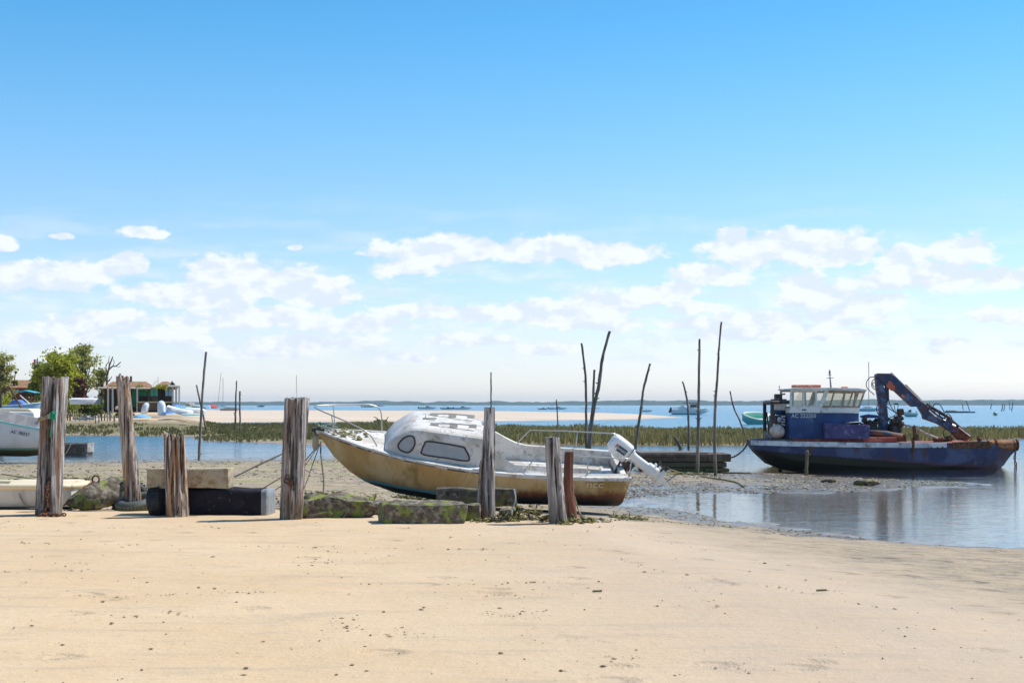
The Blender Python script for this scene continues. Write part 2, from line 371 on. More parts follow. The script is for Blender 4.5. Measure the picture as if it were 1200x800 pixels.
sand = mixc(nt, math_(nt, 'MULTIPLY', ramp(nt, medn, .5, .75), .35), sand, (.66, .51, .34))
sand = mixc(nt, math_(nt, 'MULTIPLY', ramp(nt, fine, .56, .68), .6), sand, (.46, .34, .22))
sand = mixc(nt, math_(nt, 'MULTIPLY', ramp(nt, grain, .35, .7), .25), sand, (.76, .60, .40))
dmp = nn(nt, 'ShaderNodeAttribute', attribute_name='damp')
sand = mixc(nt, math_(nt, 'MULTIPLY', dmp.outputs['Fac'], math_(nt, 'MULTIPLY_ADD', medn, .8, .25), clamp=True), sand, (.47, .375, .285))
mudc = mixc(nt, ramp(nt, medn, .35, .65), (.44, .34, .225), (.33, .265, .185))
mudc = mixc(nt, math_(nt, 'MULTIPLY', ramp(nt, nz_(5, 6, (.6, 1.2, 1), r=.75), .52, .62), .85), mudc, (.13, .105, .08))
mudc = mixc(nt, math_(nt, 'MULTIPLY', ramp(nt, nz_(14, 3), .62, .70), .8), mudc, (.60, .57, .52))
alg = math_(nt, 'MULTIPLY', ramp(nt, nz_(.55, 5, (.5, 1.6, 1)), .5, .66), vc.outputs['Alpha'])
mudc = mixc(nt, math_(nt, 'MULTIPLY', alg, .75), mudc, (.27, .27, .10))
mm = math_(nt, 'ADD', sp.outputs[0], math_(nt, 'MULTIPLY_ADD', medn, .5, -.25), clamp=True)
mm = math_(nt, 'MULTIPLY', mm, ramp(nt, sp.outputs[0], 0, .12))
c = mixc(nt, mm, sand, mudc)
gc = mixc(nt, ramp(nt, nz_(.9, 6, (.25, 1, 1), r=.75), .42, .58), (.15, .155, .045), (.27, .21, .11))
gc = mixc(nt, math_(nt, 'MULTIPLY', ramp(nt, nz_(.5, 6, (.3, 1.6, 1), r=.75), .5, .6), .85), gc, (.075, .06, .035))
gc = mixc(nt, ramp(nt, nz_(1.7, 4, (.3, 1, 1)), .62, .72), gc, (.33, .27, .19))
c = mixc(nt, sp.outputs[1], c, gc)
wetf = ramp(nt, math_(nt, 'ADD', sp.outputs[2], math_(nt, 'MULTIPLY_ADD', medn, .3, -.15)), .15, .55)
dark = mixc(nt, 1.0, c, (.50, .48, .47), 'MULTIPLY')
c = mixc(nt, math_(nt, 'MULTIPLY', wetf, .8), c, dark)
# below the water: brown shallows falling to blue-green depth
pz = nn(nt, 'ShaderNodeSeparateXYZ'); lk(nt, geo.outputs['Position'], pz.inputs[0])
c = mixc(nt, ramp(nt, pz.outputs[2], WZ - .02, WZ - .30), c, (.27, .22, .14))
c = mixc(nt, ramp(nt, pz.outputs[2], WZ - .35, WZ - 1.1), c, (.03, .10, .14))
dry = nn(nt, 'ShaderNodeAttribute', attribute_name='dry'); c = mixc(nt, math_(nt, 'MULTIPLY', dry.outputs['Fac'], .85), c, mixc(nt, ramp(nt, nz_(.12, 4, (.2, 1, 1)), .4, .6), (.66, .555, .45), (.58, .46, .35)))
lk(nt, c, b.inputs['Base Color'])
lk(nt, math_(nt, 'MULTIPLY_ADD', wetf, -.76, .95), b.inputs['Roughness'])
hh = math_(nt, 'ADD', math_(nt, 'MULTIPLY', fine, .6), math_(nt, 'MULTIPLY', grain, .10))
hh = math_(nt, 'ADD', hh, math_(nt, 'MULTIPLY', strk, 1.4)); hh = math_(nt, 'ADD', hh, math_(nt, 'MULTIPLY', nz_(30, 4, r=.7), .22))
vo = nn(nt, 'ShaderNodeTexVoronoi'); vo.inputs['Scale'].default_value = 1.5; mpv = nn(nt, 'ShaderNodeMapping'); mpv.inputs['Scale'].default_value = (1, 1.25, 0); lk(nt, geo.outputs['Position'], mpv.inputs[0]); lk(nt, mpv.outputs[0], vo.inputs[0])
vs_ = nn(nt, 'ShaderNodeSeparateColor'); lk(nt, vo.outputs['Color'], vs_.inputs[0])
dent = math_(nt, 'MULTIPLY', ramp(nt, math_(nt, 'ADD', vo.outputs['Distance'], math_(nt, 'MULTIPLY_ADD', fine, .22, -.11)), .30, .10), ramp(nt, vs_.outputs[0], .50, .58))
hh = math_(nt, 'ADD', hh, math_(nt, 'MULTIPLY', dent, -2.0))
bu = nn(nt, 'ShaderNodeBump'); bu.inputs['Distance'].default_value = .06
lk(nt, math_(nt, 'MULTIPLY_ADD', wetf, -.42, math_(nt, 'MULTIPLY_ADD', sp.outputs[0], .4, .5)), bu.inputs['Strength'])
lk(nt, hh, bu.inputs['Height']); lk(nt, bu.outputs[0], b.inputs['Normal'])
me.materials.append(gm)
go = bpy.data.objects.new('ground', me); COL.objects.link(go); tag(go, kind='structure')

# water sheet
mw = bpy.data.materials.new('sea_water'); mw.use_nodes = True; nt = mw.node_tree; nt.nodes.clear()
out = nn(nt, 'ShaderNodeOutputMaterial'); geo = nn(nt, 'ShaderNodeNewGeometry')
def wv(scale, st, det=3, r=.5):
    mp = nn(nt, 'ShaderNodeMapping'); mp.inputs['Scale'].default_value = st; lk(nt, geo.outputs['Position'], mp.inputs[0])
    n = nn(nt, 'ShaderNodeTexNoise'); n.inputs['Scale'].default_value = scale; n.inputs['Detail'].default_value = det; n.inputs['Roughness'].default_value = r
    lk(nt, mp.outputs[0], n.inputs[0]); return n.outputs[0]
pxyz = nn(nt, 'ShaderNodeSeparateXYZ'); lk(nt, geo.outputs['Position'], pxyz.inputs[0])
open_ = ramp(nt, pxyz.outputs[1], 30, 85)
h = math_(nt, 'ADD', math_(nt, 'MULTIPLY', wv(5, (.5, 1.3, 1), 4), .35), math_(nt, 'MULTIPLY', wv(1.1, (.35, 1.2, 1), 4), math_(nt, 'MULTIPLY_ADD', open_, 1.6, .25)))
h = math_(nt, 'ADD', h, math_(nt, 'MULTIPLY', wv(.25, (.3, 1.3, 1), 3), math_(nt, 'MULTIPLY', open_, 4)))
bu = nn(nt, 'ShaderNodeBump'); bu.inputs['Distance'].default_value = .10; lk(nt, h, bu.inputs['Height'])
lk(nt, math_(nt, 'MULTIPLY_ADD', open_, .70, .22), bu.inputs['Strength'])
gl = nn(nt, 'ShaderNodeBsdfGlossy'); gl.inputs['Roughness'].default_value = .06; gl.inputs['Color'].default_value = (.93, .97, 1, 1); lk(nt, bu.outputs[0], gl.inputs['Normal'])
lk(nt, math_(nt, 'MULTIPLY_ADD', open_, .16, .03), gl.inputs['Roughness'])
tr = nn(nt, 'ShaderNodeBsdfTransparent'); tr.inputs[0].default_value = (.86, .92, .94, 1)
df = nn(nt, 'ShaderNodeBsdfDiffuse'); df.inputs[0].default_value = (.012, .14, .20, 1)
mx0 = nn(nt, 'ShaderNodeMixShader'); lk(nt, tr.outputs[0], mx0.inputs[1]); lk(nt, df.outputs[0], mx0.inputs[2]); lk(nt, ramp(nt, pxyz.outputs[1], 50, 120), mx0.inputs[0])
fr = nn(nt, 'ShaderNodeFresnel'); fr.inputs[0].default_value = 1.42; lk(nt, bu.outputs[0], fr.inputs['Normal'])
mx = nn(nt, 'ShaderNodeMixShader'); lk(nt, fr.outputs[0], mx.inputs[0]); lk(nt, mx0.outputs[0], mx.inputs[1]); lk(nt, gl.outputs[0], mx.inputs[2]); lk(nt, mx.outputs[0], out.inputs[0])
wb = MB(); wb.add([(-9000, 18, WZ), (9000, 18, WZ), (9000, 7000, WZ), (-9000, 7000, WZ)], [(0, 1, 2, 3)])
tag(wb.build('water', mw), kind='structure')

# far shore: wooded strip across the bay
far = MB(); n = 700
top, bot, back = [], [], []
xs_ = np.linspace(-3400, 3400, n)
hts = 21 + 8 * vnoise(xs_, xs_ * 0, .004, 3) + 6 * vnoise(xs_, xs_ * 0, .02, 5) + 4 * vnoise(xs_, xs_ * 0, .07, 6)
hts *= .85 * np.clip(.62 + ss(xs_, -900, 300) * .38 , 0, 1)
for i, x in enumerate(xs_):
    yb = 4900 + 60 * math.sin(x * .002); 
    far.v += [Vector((x, yb, WZ - .5)), Vector((x, yb + 25, WZ + hts[i] * .55)), Vector((x, yb + 70, WZ + hts[i])), Vector((x, yb + 220, WZ + hts[i] * .9)), Vector((x, yb + 300, WZ - .5))]
for i in range(n - 1):
    for k in range(4):
        a_ = i * 5 + k; far.f.append([a_, a_ + 5, a_ + 6, a_ + 1]); far.m.append(0)
fm = mat('far_shore_pines', (.025, .06, .045), [dict(c=(.045, .075, .05), s=.02, lo=.4, hi=.6), dict(c=(.35, .30, .22), s=.03, lo=.66, hi=.72, a=.6)], rough=1, bump=0)
tag(far.build('hills', fm), 'low wooded far shore across the bay', kind='structure')

# air over the bay
hz = MB(); hz.box((0, 3490, 17), (6900, 7040, 40))
hm = bpy.data.materials.new('haze'); hm.use_nodes = True; nt = hm.node_tree; nt.nodes.clear()
out = nn(nt, 'ShaderNodeOutputMaterial'); pv = nn(nt, 'ShaderNodeVolumePrincipled'); pv.inputs['Color'].default_value = (.62, .83, 1, 1); pv.inputs['Density'].default_value = .00009; pv.inputs['Anisotropy'].default_value = .1
lk(nt, pv.outputs[0], out.inputs['Volume'])
tag(hz.build('haze', hm), kind='stuff')

# ================================================================ materials
WHT = (.72, .72, .70)
m_wood = mat('weathered_wood', (.25, .22, .205), [dict(c=(.52, .48, .46), s=24, st=(1, 1, .05), lo=.46, hi=.55), dict(c=(.24, .13, .075), s=9, st=(1, 1, .10), lo=.52, hi=.60, a=.85), dict(c=(.04, .03, .028), s=30, st=(1, 1, .045), lo=.535, hi=.58, a=.97), dict(c=(.04, .03, .025), s=9, st=(1, 1, .25), lo=.63, hi=.68, a=.8), dict(c=(.12, .10, .055), s=6, z=(0.0, .45), w=.3, a=.55)], rough=.9, bump=1, bs=45, bst=(1, 1, .06))
m_wood_warm = mat('weathered_warm_wood', (.27, .19, .14), [dict(c=(.56, .48, .42), s=26, st=(1, 1, .05), lo=.48, hi=.56), dict(c=(.42, .20, .065), s=7, st=(1, 1, .12), lo=.53, hi=.60, a=.8), dict(c=(.05, .03, .025), s=28, st=(1, 1, .045), lo=.525, hi=.57, a=.97)], rough=.9, bump=1, bs=45, bst=(1, 1, .06))
m_wood_dark = mat('dark_wet_wood', (.085, .06, .048), [dict(c=(.17, .12, .09), s=6, st=(1, 1, .3), lo=.45, hi=.65), dict(c=(.10, .11, .03), s=4, z=(.0, .5), w=.5, a=.7)], rough=.85, bump=.7, bs=24)
m_rustwood = mat('reddish_wood', (.13, .045, .028), [dict(c=(.26, .10, .06), s=8, st=(1, 1, .12), lo=.45, hi=.62), dict(c=(.05, .025, .02), s=10, st=(1, 1, .1), lo=.5, hi=.65), dict(c=(.33, .23, .19), s=9, st=(1, 1, .1), lo=.62, hi=.7, a=.6)], rough=.9, bump=.8, bs=26, bst=(1, 1, .1))
m_bark = mat('pole_bark', (.15, .115, .10), [dict(c=(.30, .25, .22), s=7, st=(1, 1, .2), lo=.45, hi=.62), dict(c=(.12, .12, .03), s=3, z=(.05, .7), w=.3, a=.8)], rough=.95, bump=.6, bs=30)
m_stone = mat('mossy_stone', (.125, .10, .07), [dict(c=(.27, .24, .19), s=9, lo=.46, hi=.58), dict(c=(.05, .04, .03), s=16, lo=.50, hi=.60, a=.7), dict(c=(.19, .23, .03), s=4.5, lo=.50, hi=.60, a=.9), dict(c=(.40, .38, .33), s=22, lo=.62, hi=.72, a=.6)], rough=.95, bump=1, bs=20)
m_slab = mat('pale_concrete', (.50, .41, .28), [dict(c=(.33, .24, .14), s=10, lo=.45, hi=.6), dict(c=(.55, .49, .40), s=5, lo=.55, hi=.68), dict(c=(.16, .12, .08), s=40, lo=.60, hi=.7, a=.7)], rough=.95, bump=1, bs=40)
m_darkbeam = mat('dark_crusted_beam', (.10, .085, .065), [dict(c=(.21, .185, .16), s=12, lo=.5, hi=.66), dict(c=(.13, .15, .03), s=3, lo=.5, hi=.62, a=.8), dict(c=(.04, .03, .028), s=9, lo=.55, hi=.66)], rough=.95, bump=1, bs=30)
m_rubber = mat('black_rubber', (.012, .012, .014), [dict(c=(.03, .03, .034), s=6, lo=.5, hi=.7), dict(c=(.09, .10, .03), s=5, lo=.58, hi=.68, a=.5)], rough=.6, bump=.4, bs=30)
m_tyre_grey = mat('dusty_tyre_rubber', (.075, .08, .085), [dict(c=(.14, .15, .155), s=6, lo=.45, hi=.62), dict(c=(.11, .13, .025), s=4, z=(-.02, .12), w=.15, a=.8)], rough=.7, bump=.4, bs=30)
m_tarp = mat('black_plastic', (.016, .016, .022), [dict(c=(.028, .025, .034), s=4, lo=.45, hi=.65), dict(c=(.12, .10, .09), s=14, lo=.62, hi=.70, a=.6)], rough=.85, bump=.6, bs=10, spec=.15)
m_galv = mat('grey_metal_band', (.24, .26, .28), [dict(c=(.18, .19, .2), s=10, lo=.5, hi=.65)], rough=.5, bump=.2)
m_rust = mat('rusty_iron', (.13, .055, .03), [dict(c=(.26, .12, .055), s=14, lo=.45, hi=.6), dict(c=(.05, .03, .025), s=9, lo=.5, hi=.65)], rough=.9, bump=.9, bs=50)
m_darkmetal = mat('greasy_dark_metal', (.035, .033, .038), [dict(c=(.12, .055, .035), s=8, lo=.5, hi=.62), dict(c=(.10, .11, .13), s=11, lo=.6, hi=.7)], rough=.6, bump=.5, bs=30)
m_chrome = mat('stainless_rail', (.50, .50, .48), [dict(c=(.24, .17, .12), s=12, lo=.6, hi=.7, a=.6)], rough=.35, bump=0, metal=.7)
m_seaweed = mat('seaweed_and_mussels', (.055, .05, .025), [dict(c=(.36, .32, .09), s=12, lo=.42, hi=.56), dict(c=(.02, .02, .022), s=14, lo=.5, hi=.62)], rough=.85, bump=1, bs=40)
m_rope_dark = mat('dark_rope', (.05, .045, .04), [dict(c=(.12, .10, .07), s=20)], rough=.95, bump=.6, bs=120)
m_rope_pale = mat('pale_rope', (.42, .35, .24), [dict(c=(.24, .18, .11), s=20)], rough=.95, bump=.6, bs=120)
m_rope_green = mat('green_twine', (.02, .32, .20), rough=.9, bump=.4, bs=120)
m_glass_dull = mat('scuffed_acrylic', (.27, .33, .38), [dict(c=(.34, .38, .42), s=3, lo=.4, hi=.6)], rough=.22, bump=.05, spec=.6)
m_rimrub = mat('brown_window_rubber', (.05, .03, .025), rough=.8, bump=.3)
m_white_old = mat('grimy_white_gelcoat', (.72, .69, .65), [dict(c=(.56, .51, .45), s=2.5, lo=.42, hi=.6), dict(c=(.30, .24, .18), s=8, lo=.55, hi=.66, a=.7), dict(c=(.30, .18, .15), s=3.2, lo=.60, hi=.72, a=.35), dict(c=(.05, .045, .04), s=26, lo=.62, hi=.69, a=.75), dict(c=(.45, .43, .33), s=5, lo=.58, hi=.7, a=.6)], rough=.55, bump=.25, bs=30)
m_white_clean = mat('white_gelcoat', (.84, .84, .83), [dict(c=(.62, .61, .58), s=4, lo=.5, hi=.7)], rough=.4, bump=.05)
m_hull_ochre = mat('stained_ochre_hull', (.46, .30, .12), [dict(c=(.56, .43, .24), s=1.6, st=(1, 1, .35), lo=.42, hi=.62), dict(c=(.22, .15, .045), s=2.6, st=(1, 1, .3), lo=.50, hi=.66, a=.75), dict(c=(.70, .60, .42), s=2.2, st=(1, 1, .5), lo=.60, hi=.72, a=.6), dict(c=(.13, .05, .022), s=4, st=(1, 1, .25), z=(.10, .40), w=.42, a=.9), dict(c=(.10, .27, .33), s=3, z=(.235, .262), w=.02, x=(2.4, 2.9)), dict(c=(.17, .055, .022), s=5, z=(.30, .42), w=.3, x=(3.2, 2.6)), dict(c=(.035, .022, .018), s=5, z=(.20, .30), w=.3, x=(3.0, 2.4)), dict(c=(.022, .018, .018), s=5, z=(.165, .19), w=.05)], rough=.6, bump=.3, bs=20)
m_cream = mat('cream_gelcoat', (.78, .66, .46), [dict(c=(.72, .50, .26), s=2.4, st=(.5, 1, 1), lo=.5, hi=.68, a=.6)], rough=.5, bump=.1)
m_dinghy = mat('greyish_dinghy_hull', (.60, .57, .52), [dict(c=(.45, .42, .38), s=4, st=(1, 1, .4), lo=.45, hi=.65), dict(c=(.25, .19, .12), s=5, z=(.0, .09), w=.08, a=.7)], rough=.55, bump=.15)

# ================================================================ wooden posts
def post_mb(h, r0, r1, seed, cleft=None, lean=(0, 0), jag=.06, bend=0, flat=1.0, shoulder=None, n=36, m=46, depth=.2):
    rr = random.Random(seed); mb = MB(); rings = []
    gro = [(rr.uniform(0, 6.28), rr.uniform(.035, .08), rr.uniform(.35, 1.0) * .20, rr.uniform(-.25, .25), rr.uniform(0, .5), rr.uniform(.6, 1.3)) for _ in range(13)]
    top = [h + rr.uniform(-jag, jag * .35) for _ in range(n)]
    top = [(top[i - 1] + top[i] + top[(i + 1) % n]) / 3 + rr.uniform(-jag, jag) * .25 for i in range(n)]
    for i in range(m + 1):
        t = i / m; ring = []
        for j in range(n):
            a = 2 * math.pi * j / n
            z = -depth + (top[j] + depth) * t
            r = r0 + (r1 - r0) * t
            tz = max(z, 0) / h
            k = 1 + .035 * math.sin(2 * a + seed + 3 * tz) + .03 * math.sin(3 * a + 4 * tz + seed)
            for (ga, gw, gd, gt, z0, z1) in gro:
                if z0 - .1 < tz < z1 + .1:
                    d = (a - ga - gt * tz + math.pi) % (2 * math.pi) - math.pi
                    k -= gd * math.exp(-(d / gw) ** 2) * min(1, (tz - z0 + .1) * 6) * min(1, (z1 + .1 - tz) * 6)
            k += rr.uniform(-.012, .012)
            if cleft:
                for (ca, cw, cd, c0, c1) in cleft:
                    d = (a - ca - .12 * math.sin(3.2 * tz + seed) + math.pi) % (2 * math.pi) - math.pi
                    f = ss(tz, c0 - .08, c0 + .06) * (1 - ss(tz, c1 - .06, c1 + .08))
                    k -= float(cd * f * math.exp(-(abs(d) / cw) ** 3))
            if shoulder and z < shoulder[0]:
                sa, sw = shoulder[1], shoulder[2]
                k += sw * max(0, math.cos(a - sa)) ** 2 * min(1, (shoulder[0] - z) * 14)
            x = math.cos(a) * r * k + lean[0] * max(z, 0) + bend * math.sin(math.pi * tz)
            y = math.sin(a) * r * k * flat + lean[1] * max(z, 0)
            ring.append((x, y, z))
        rings.append(ring)
    # crumbled top
    c = [sum(p[q] for p in rings[-1]) / n for q in range(3)]
    rings.append([(c[0] + (p[0] - c[0]) * .55, c[1] + (p[1] - c[1]) * .55, p[2] - .02 + rr.uniform(-.03, .02)) for p in rings[-1]])
    rings.append([(c[0] + (p[0] - c[0]) * .15, c[1] + (p[1] - c[1]) * .15, c[2] - .05) for p in rings[-2]])
    mb.loft(rings, True, True, True); return mb
def post(px, py, pytop, w0, w1, label, material, seed, name='mooring_post', **kw):
    g = G(px, py); s = g.y / F
    h = (py - pytop) * s
    o = post_mb(h, w0 / 2 * s, w1 / 2 * s, seed, **kw).build(name, material, auto=50)
    o.location = (g.x, g.y, g.z); tag(o, label, 'post', 'weathered posts standing along the top of the beach'); return o, g, s
CAM = -math.pi / 2
pA, gA, sA = post(57, 603, 441, 31, 30, 'thick split grey post with rusty chain and green twine, leftmost on the beach', m_wood, 3, cleft=[(CAM + .12, .17, .78, .0, .97), (CAM - .75, .1, .3, .0, .3)], lean=(.045, 0), jag=.05)
pB, gB, sB = post(157, 598, 437, 19, 16, 'slim leaning post with jagged split tip, rising out of a half buried tyre', m_wood_warm, 8, cleft=[(CAM - .3, .25, .5, .93, 1.2)], lean=(-.085, 0), jag=.16, n=28)
pC, gC, sC = post(208, 605, 508, 27, 24, 'short brown post in front of the pale concrete slab', m_wood_warm, 12, cleft=[(CAM + .25, .15, .4, .05, .97), (CAM + .8, .12, .3, .3, .97)], lean=(-.04, 0), jag=.09)
pD, gD, sD = post(341, 608, 466, 26, 30, 'tall thick grey post standing just left of the white boat bow', m_wood, 21, cleft=[(CAM + .05, .10, .45, .05, .99), (CAM + .45, .09, .3, .4, .99)], lean=(.05, 0), jag=.035)
pE, gE, sE = post(571, 607, 477, 22, 12, 'narrow grey post with a broad foot standing before the white boat cabin', m_wood, 29, shoulder=(.85, math.pi, .28), cleft=[(CAM + .35, .1, .3, .1, .6)], lean=(.02, 0), jag=.01)
pF, gF, sF = post(654, 613, 512, 21, 18, 'cracked dark footed post in front of the ochre hull near the stern', m_wood, 34, cleft=[(CAM + .3, .17, .62, .03, .72)], lean=(-.07, 0), jag=.02)
pG, gG, sG = post(671, 609, 529, 13, 11, 'slim rust red rounded post right of the cracked post by the stern', m_rustwood, 41, cleft=None, lean=(-.05, 0), bend=-.03, jag=.02)

# rope, twine and chain on the leftmost post
def link(mb, p, d, L=.05, r=.0085, twist=0):
    q = Vector(d).normalized().to_track_quat('X', 'Z').to_matrix().to_4x4()
    T = Matrix.Translation(p) @ q @ Matrix.Rotation(twist, 4, 'X')
    pts = [Vector((math.cos(a) * L * .62 , math.sin(a) * L * .36, 0)) for a in [2 * math.pi * k / 10 for k in range(11)]]
    mb.tube([T @ v for v in pts], r, 6, cap=False)
def chain(pts, L=.05, r=.0085, jit=0, seed=1):
    rr = random.Random(seed); mb = MB(); P_ = spline(pts, 8); acc_ = 0; k = 0; nxt = 0
    for i in range(len(P_) - 1):
        seg = P_[i + 1] - P_[i]; l = seg.length
        while nxt <= acc_ + l:
            t = (nxt - acc_) / max(l, 1e-6); p = P_[i].lerp(P_[i + 1], t) + Vector((rr.uniform(-jit, jit), rr.uniform(-jit, jit), rr.uniform(0, jit)))
            link(mb, p, seg + Vector((rr.uniform(-1, 1), rr.uniform(-1, 1), rr.uniform(-1, 1))) * (l * jit * 12), L, r, (k % 2) * R(90) + rr.uniform(-.3, .3)); k += 1; nxt += L * .95
        acc_ += l
    return mb
fy = gA.y - .21
def onA(px, py, dy=0): return P(px, py, fy + dy)
ch = chain([onA(57, 563, .03), onA(55, 575), onA(56, 588, .0), onA(54, 597, -.02), Vector((gA.x - .05, fy - .03, .03)), Vector((gA.x + .12, fy - .06, .02)), Vector((gA.x + .3, fy - .05, .015)), Vector((gA.x + .2, fy - .12, .02)), Vector((gA.x - .02, fy - .10, .02)), Vector((gA.x + .25, fy - .16, .02))], .055, .010, .012).build('rusty_chain', m_rust)
tag(ch, 'rusty chain hanging on the split post and heaped at its foot', 'chain')
rp = MB()
for k, (dz) in enumerate((0, .02, -.018)):
    ring = [(gA.x + .06 + (.2 + .003 * k) * math.cos(a), gA.y + (.2 + .003 * k) * math.sin(a), 1.6 + (474 - 488) * sA + dz + .05 * math.cos(a)) for a in np.linspace(math.pi * .85, math.pi * 1.52, 12)]
    rp.tube(ring, .012, 6)
tag(rp.build('rope_loop', m_rope_pale), 'old tan rope wrapped round the top of the split post', 'rope')
tw = MB(); rr = random.Random(4)
c0 = onA(62, 486, -.03)
for k in range(9):
    p = [c0 + Vector((rr.uniform(-.05, .05), rr.uniform(-.03, .01), rr.uniform(-.07, .06))) for _ in range(4)]
    tw.tube(spline(p, 4), .007, 5)
tw.tube(spline([c0, c0 + Vector((-.02, 0, -.12)), c0 + Vector((-.05, .02, -.32))], 5), .006, 5)
tag(tw.build('twine_knot', m_rope_green), 'bright green twine knotted on the split post', 'twine')
# iron eye on post D
eb = MB(); q = P(337, 563, gD.y - .2)
for k in range(5): eb.torus(q + Vector((rr.uniform(-.03, .05), .03, rr.uniform(-.06, .05))), .03, .009, 'Y', 10, 5)
tag(eb.build('iron_eye', m_rust), 'small rusty iron fitting nailed to the tall thick post', 'fitting')

# ================================================================ slab, tyres, tank and stones along the beach
def rock(name, px0, px1, pyt, pyb, dep, label, material, cat, seed, rot=0, tilt=0, rough_=.06, cut=.12, group=None, base=None, dpt=None):
    g = G((px0 + px1) / 2, pyb) if dpt is None else P((px0 + px1) / 2, pyb, dpt); s = g.y / F
    L = (px1 - px0) * s; H = (pyb - pyt) * s
    bm = bmesh.new(); bmesh.ops.create_cube(bm, size=1)
    for v in bm.verts: v.co = Vector((v.co.x * L, v.co.y * dep, v.co.z * H))
    bmesh.ops.bevel(bm, geom=list(bm.edges), offset=min(L, dep, H) * cut, segments=2, affect='EDGES', profile=.6)
    bmesh.ops.subdivide_edges(bm, edges=bm.edges, cuts=3, use_grid_fill=True)
    bmesh.ops.triangulate(bm, faces=[f for f in bm.faces if len(f.verts) > 4])
    from mathutils import noise
    for v in bm.verts:
        n_ = noise.noise_vector(v.co * 4.0 + Vector((seed, 0, 0))) * rough_ + noise.noise_vector(v.co * 14 + Vector((seed, 3, 0))) * rough_ * .35
        v.co += n_
    me = bpy.data.meshes.new(name); bm.to_mesh(me); bm.free(); me.materials.append(material)
    me.polygons.foreach_set('use_smooth', [True] * len(me.polygons)); me.set_sharp_from_angle(angle=R(40))
    o = bpy.data.objects.new(name, me); COL.objects.link(o)
    o.location = (g.x, g.y + dep / 2, (g.z if base is None else base) + H / 2 - .02); o.rotation_euler = (0, tilt, rot)
    return tag(o, label, cat, group)
SG = 'mossy stones lying between the posts'
rock('stone_block', 352, 438, 582, 607, .55, 'big grey brown mossy stone beside the tall thick post', m_stone, 'stone', 1, rot=.10, rough_=.13, cut=.35, group=SG)
rock('stone_slab', 444, 541, 589, 614, .62, 'long flat stone slab with green mossy edge under the boat', m_stone, 'stone', 5, rot=.18, rough_=.065, cut=.14, group=SG)
rock('stone_block', 432, 452, 588, 603, .35, 'small mossy stone wedged between the big stone and the slab', m_stone, 'stone', 9, rough_=.05, group=SG)
rock('stone_block', 536, 562, 590, 610, .4, 'dark mossy block at the right end of the flat slab', m_stone, 'stone', 14, rough_=.03, group=SG, cut=.1)
rock('stone_block', 584, 601, 595, 610, .3, 'small purplish stone at the foot of the broad footed post', m_stone, 'stone', 17, rough_=.03, group=SG, cut=.3)
rock('wooden_beam', 511, 605, 571, 592, .34, 'crusted dark beam lying across the stones behind the narrow post', m_darkbeam, 'beam', 21, rot=-.02, rough_=.03, cut=.12, dpt=gE.y + .35, base=None)
bpy.data.objects['wooden_beam'].location.z = P(558, 582, gE.y + .5).z
dS = gC.y + .22
sl_ = rock('concrete_slab', 171, 268, 549, 572, .45, 'pale rough concrete slab resting on the tyres and the black float', m_slab, 'slab', 33, rough_=.018, cut=.07, dpt=dS)
sl_.location.z = P(220, 560.5, dS).z
# black float
s = dS / F
t = thing('black_float', 'long black plastic float with a grey end band under the concrete slab', 'float', P(272, 607, dS + .25), (0, 0, -.06))
mb = MB(); rings = []
Lf = 100 * s; Hf = 36 * s; Wf = .55
for i, (x, k) in enumerate([(-.5, .86), (-.47, .95), (-.42, .99), (-.2, 1.0), (0, 1.01), (.2, 1.0), (.38, .99), (.40, .97)]):
    ring = []
    for j in range(24):
        a = 2 * math.pi * j / 24; ca, sa = math.cos(a), math.sin(a)
        e_ = .26
        ring.append((x * Lf, Wf / 2 * k * math.copysign(abs(ca) ** e_, ca), Hf / 2 + Hf / 2 * k * math.copysign(abs(sa) ** e_, sa) * (1 if sa < 0 else (1 - .12 * (i in (0, 7)))) + .01 * math.sin(i * 2.1)))
    rings.append(ring)
mb.loft(rings); mb.build('shell', m_tarp, t, auto=50)
mb = MB(); rg = []
for x, k in ((.40, 1.0), (.46, 1.0), (.475, .9), (.478, .6)):
    rg.append([(x * Lf, Wf / 2 * k * math.copysign(abs(math.cos(a)) ** .28, math.cos(a)), Hf / 2 + Hf / 2 * k * .97 * math.copysign(abs(math.sin(a)) ** .28, math.sin(a))) for a in [2 * math.pi * j / 24 for j in range(24)]])
mb.loft(rg); mb.build('end_band', m_galv, t, auto=50)
# tyres
def tyre(name, c, Rr, r, rotm, label, m=m_rubber, wid=1.2):
    mb = MB(); T = rotm
    mb.torus((0, 0, 0), Rr, r, 'Z', 36, 14, sq=wid)
    # tread lugs
    for k in range(36):
        a = 2 * math.pi * k / 36
        mb.box(((Rr + r * .97) * math.cos(a), (Rr + r * .97) * math.sin(a), 0), (.012, .028, r * wid * 1.2), (0, 0, a))
    o = mb.build(name, m, auto=45); o.matrix_world = Matrix.Translation(c) @ rotm
    tag(o, label, 'tyre', 'old tyres among the posts'); return o
TR = lambda a, ax: Matrix.Rotation(a, 4, ax)
tyre('old_tyre', P(161, 590.5, gB.y - .05) + Vector((0, .0, .0)), .235, .095, TR(.26, 'X') @ TR(-.12, 'Y'), 'half buried grey tyre with green algae round the slim leaning post', m_tyre_grey)
tyre('old_tyre', P(188, 588, dS + .16), .16, .12, TR(R(80), 'Z') @ TR(R(82), 'X'), 'black tyre standing under the left end of the concrete slab')
tyre('old_tyre', P(210, 588, dS + .3), .22, .085, TR(R(88), 'X'), 'black tyre standing under the slab behind the short brown post')
tyre('old_tyre', P(153, 585, gB.y + .45), .22, .085, TR(R(78), 'X') @ TR(.5, 'Y'), 'black tyre leaning behind the slim leaning post')
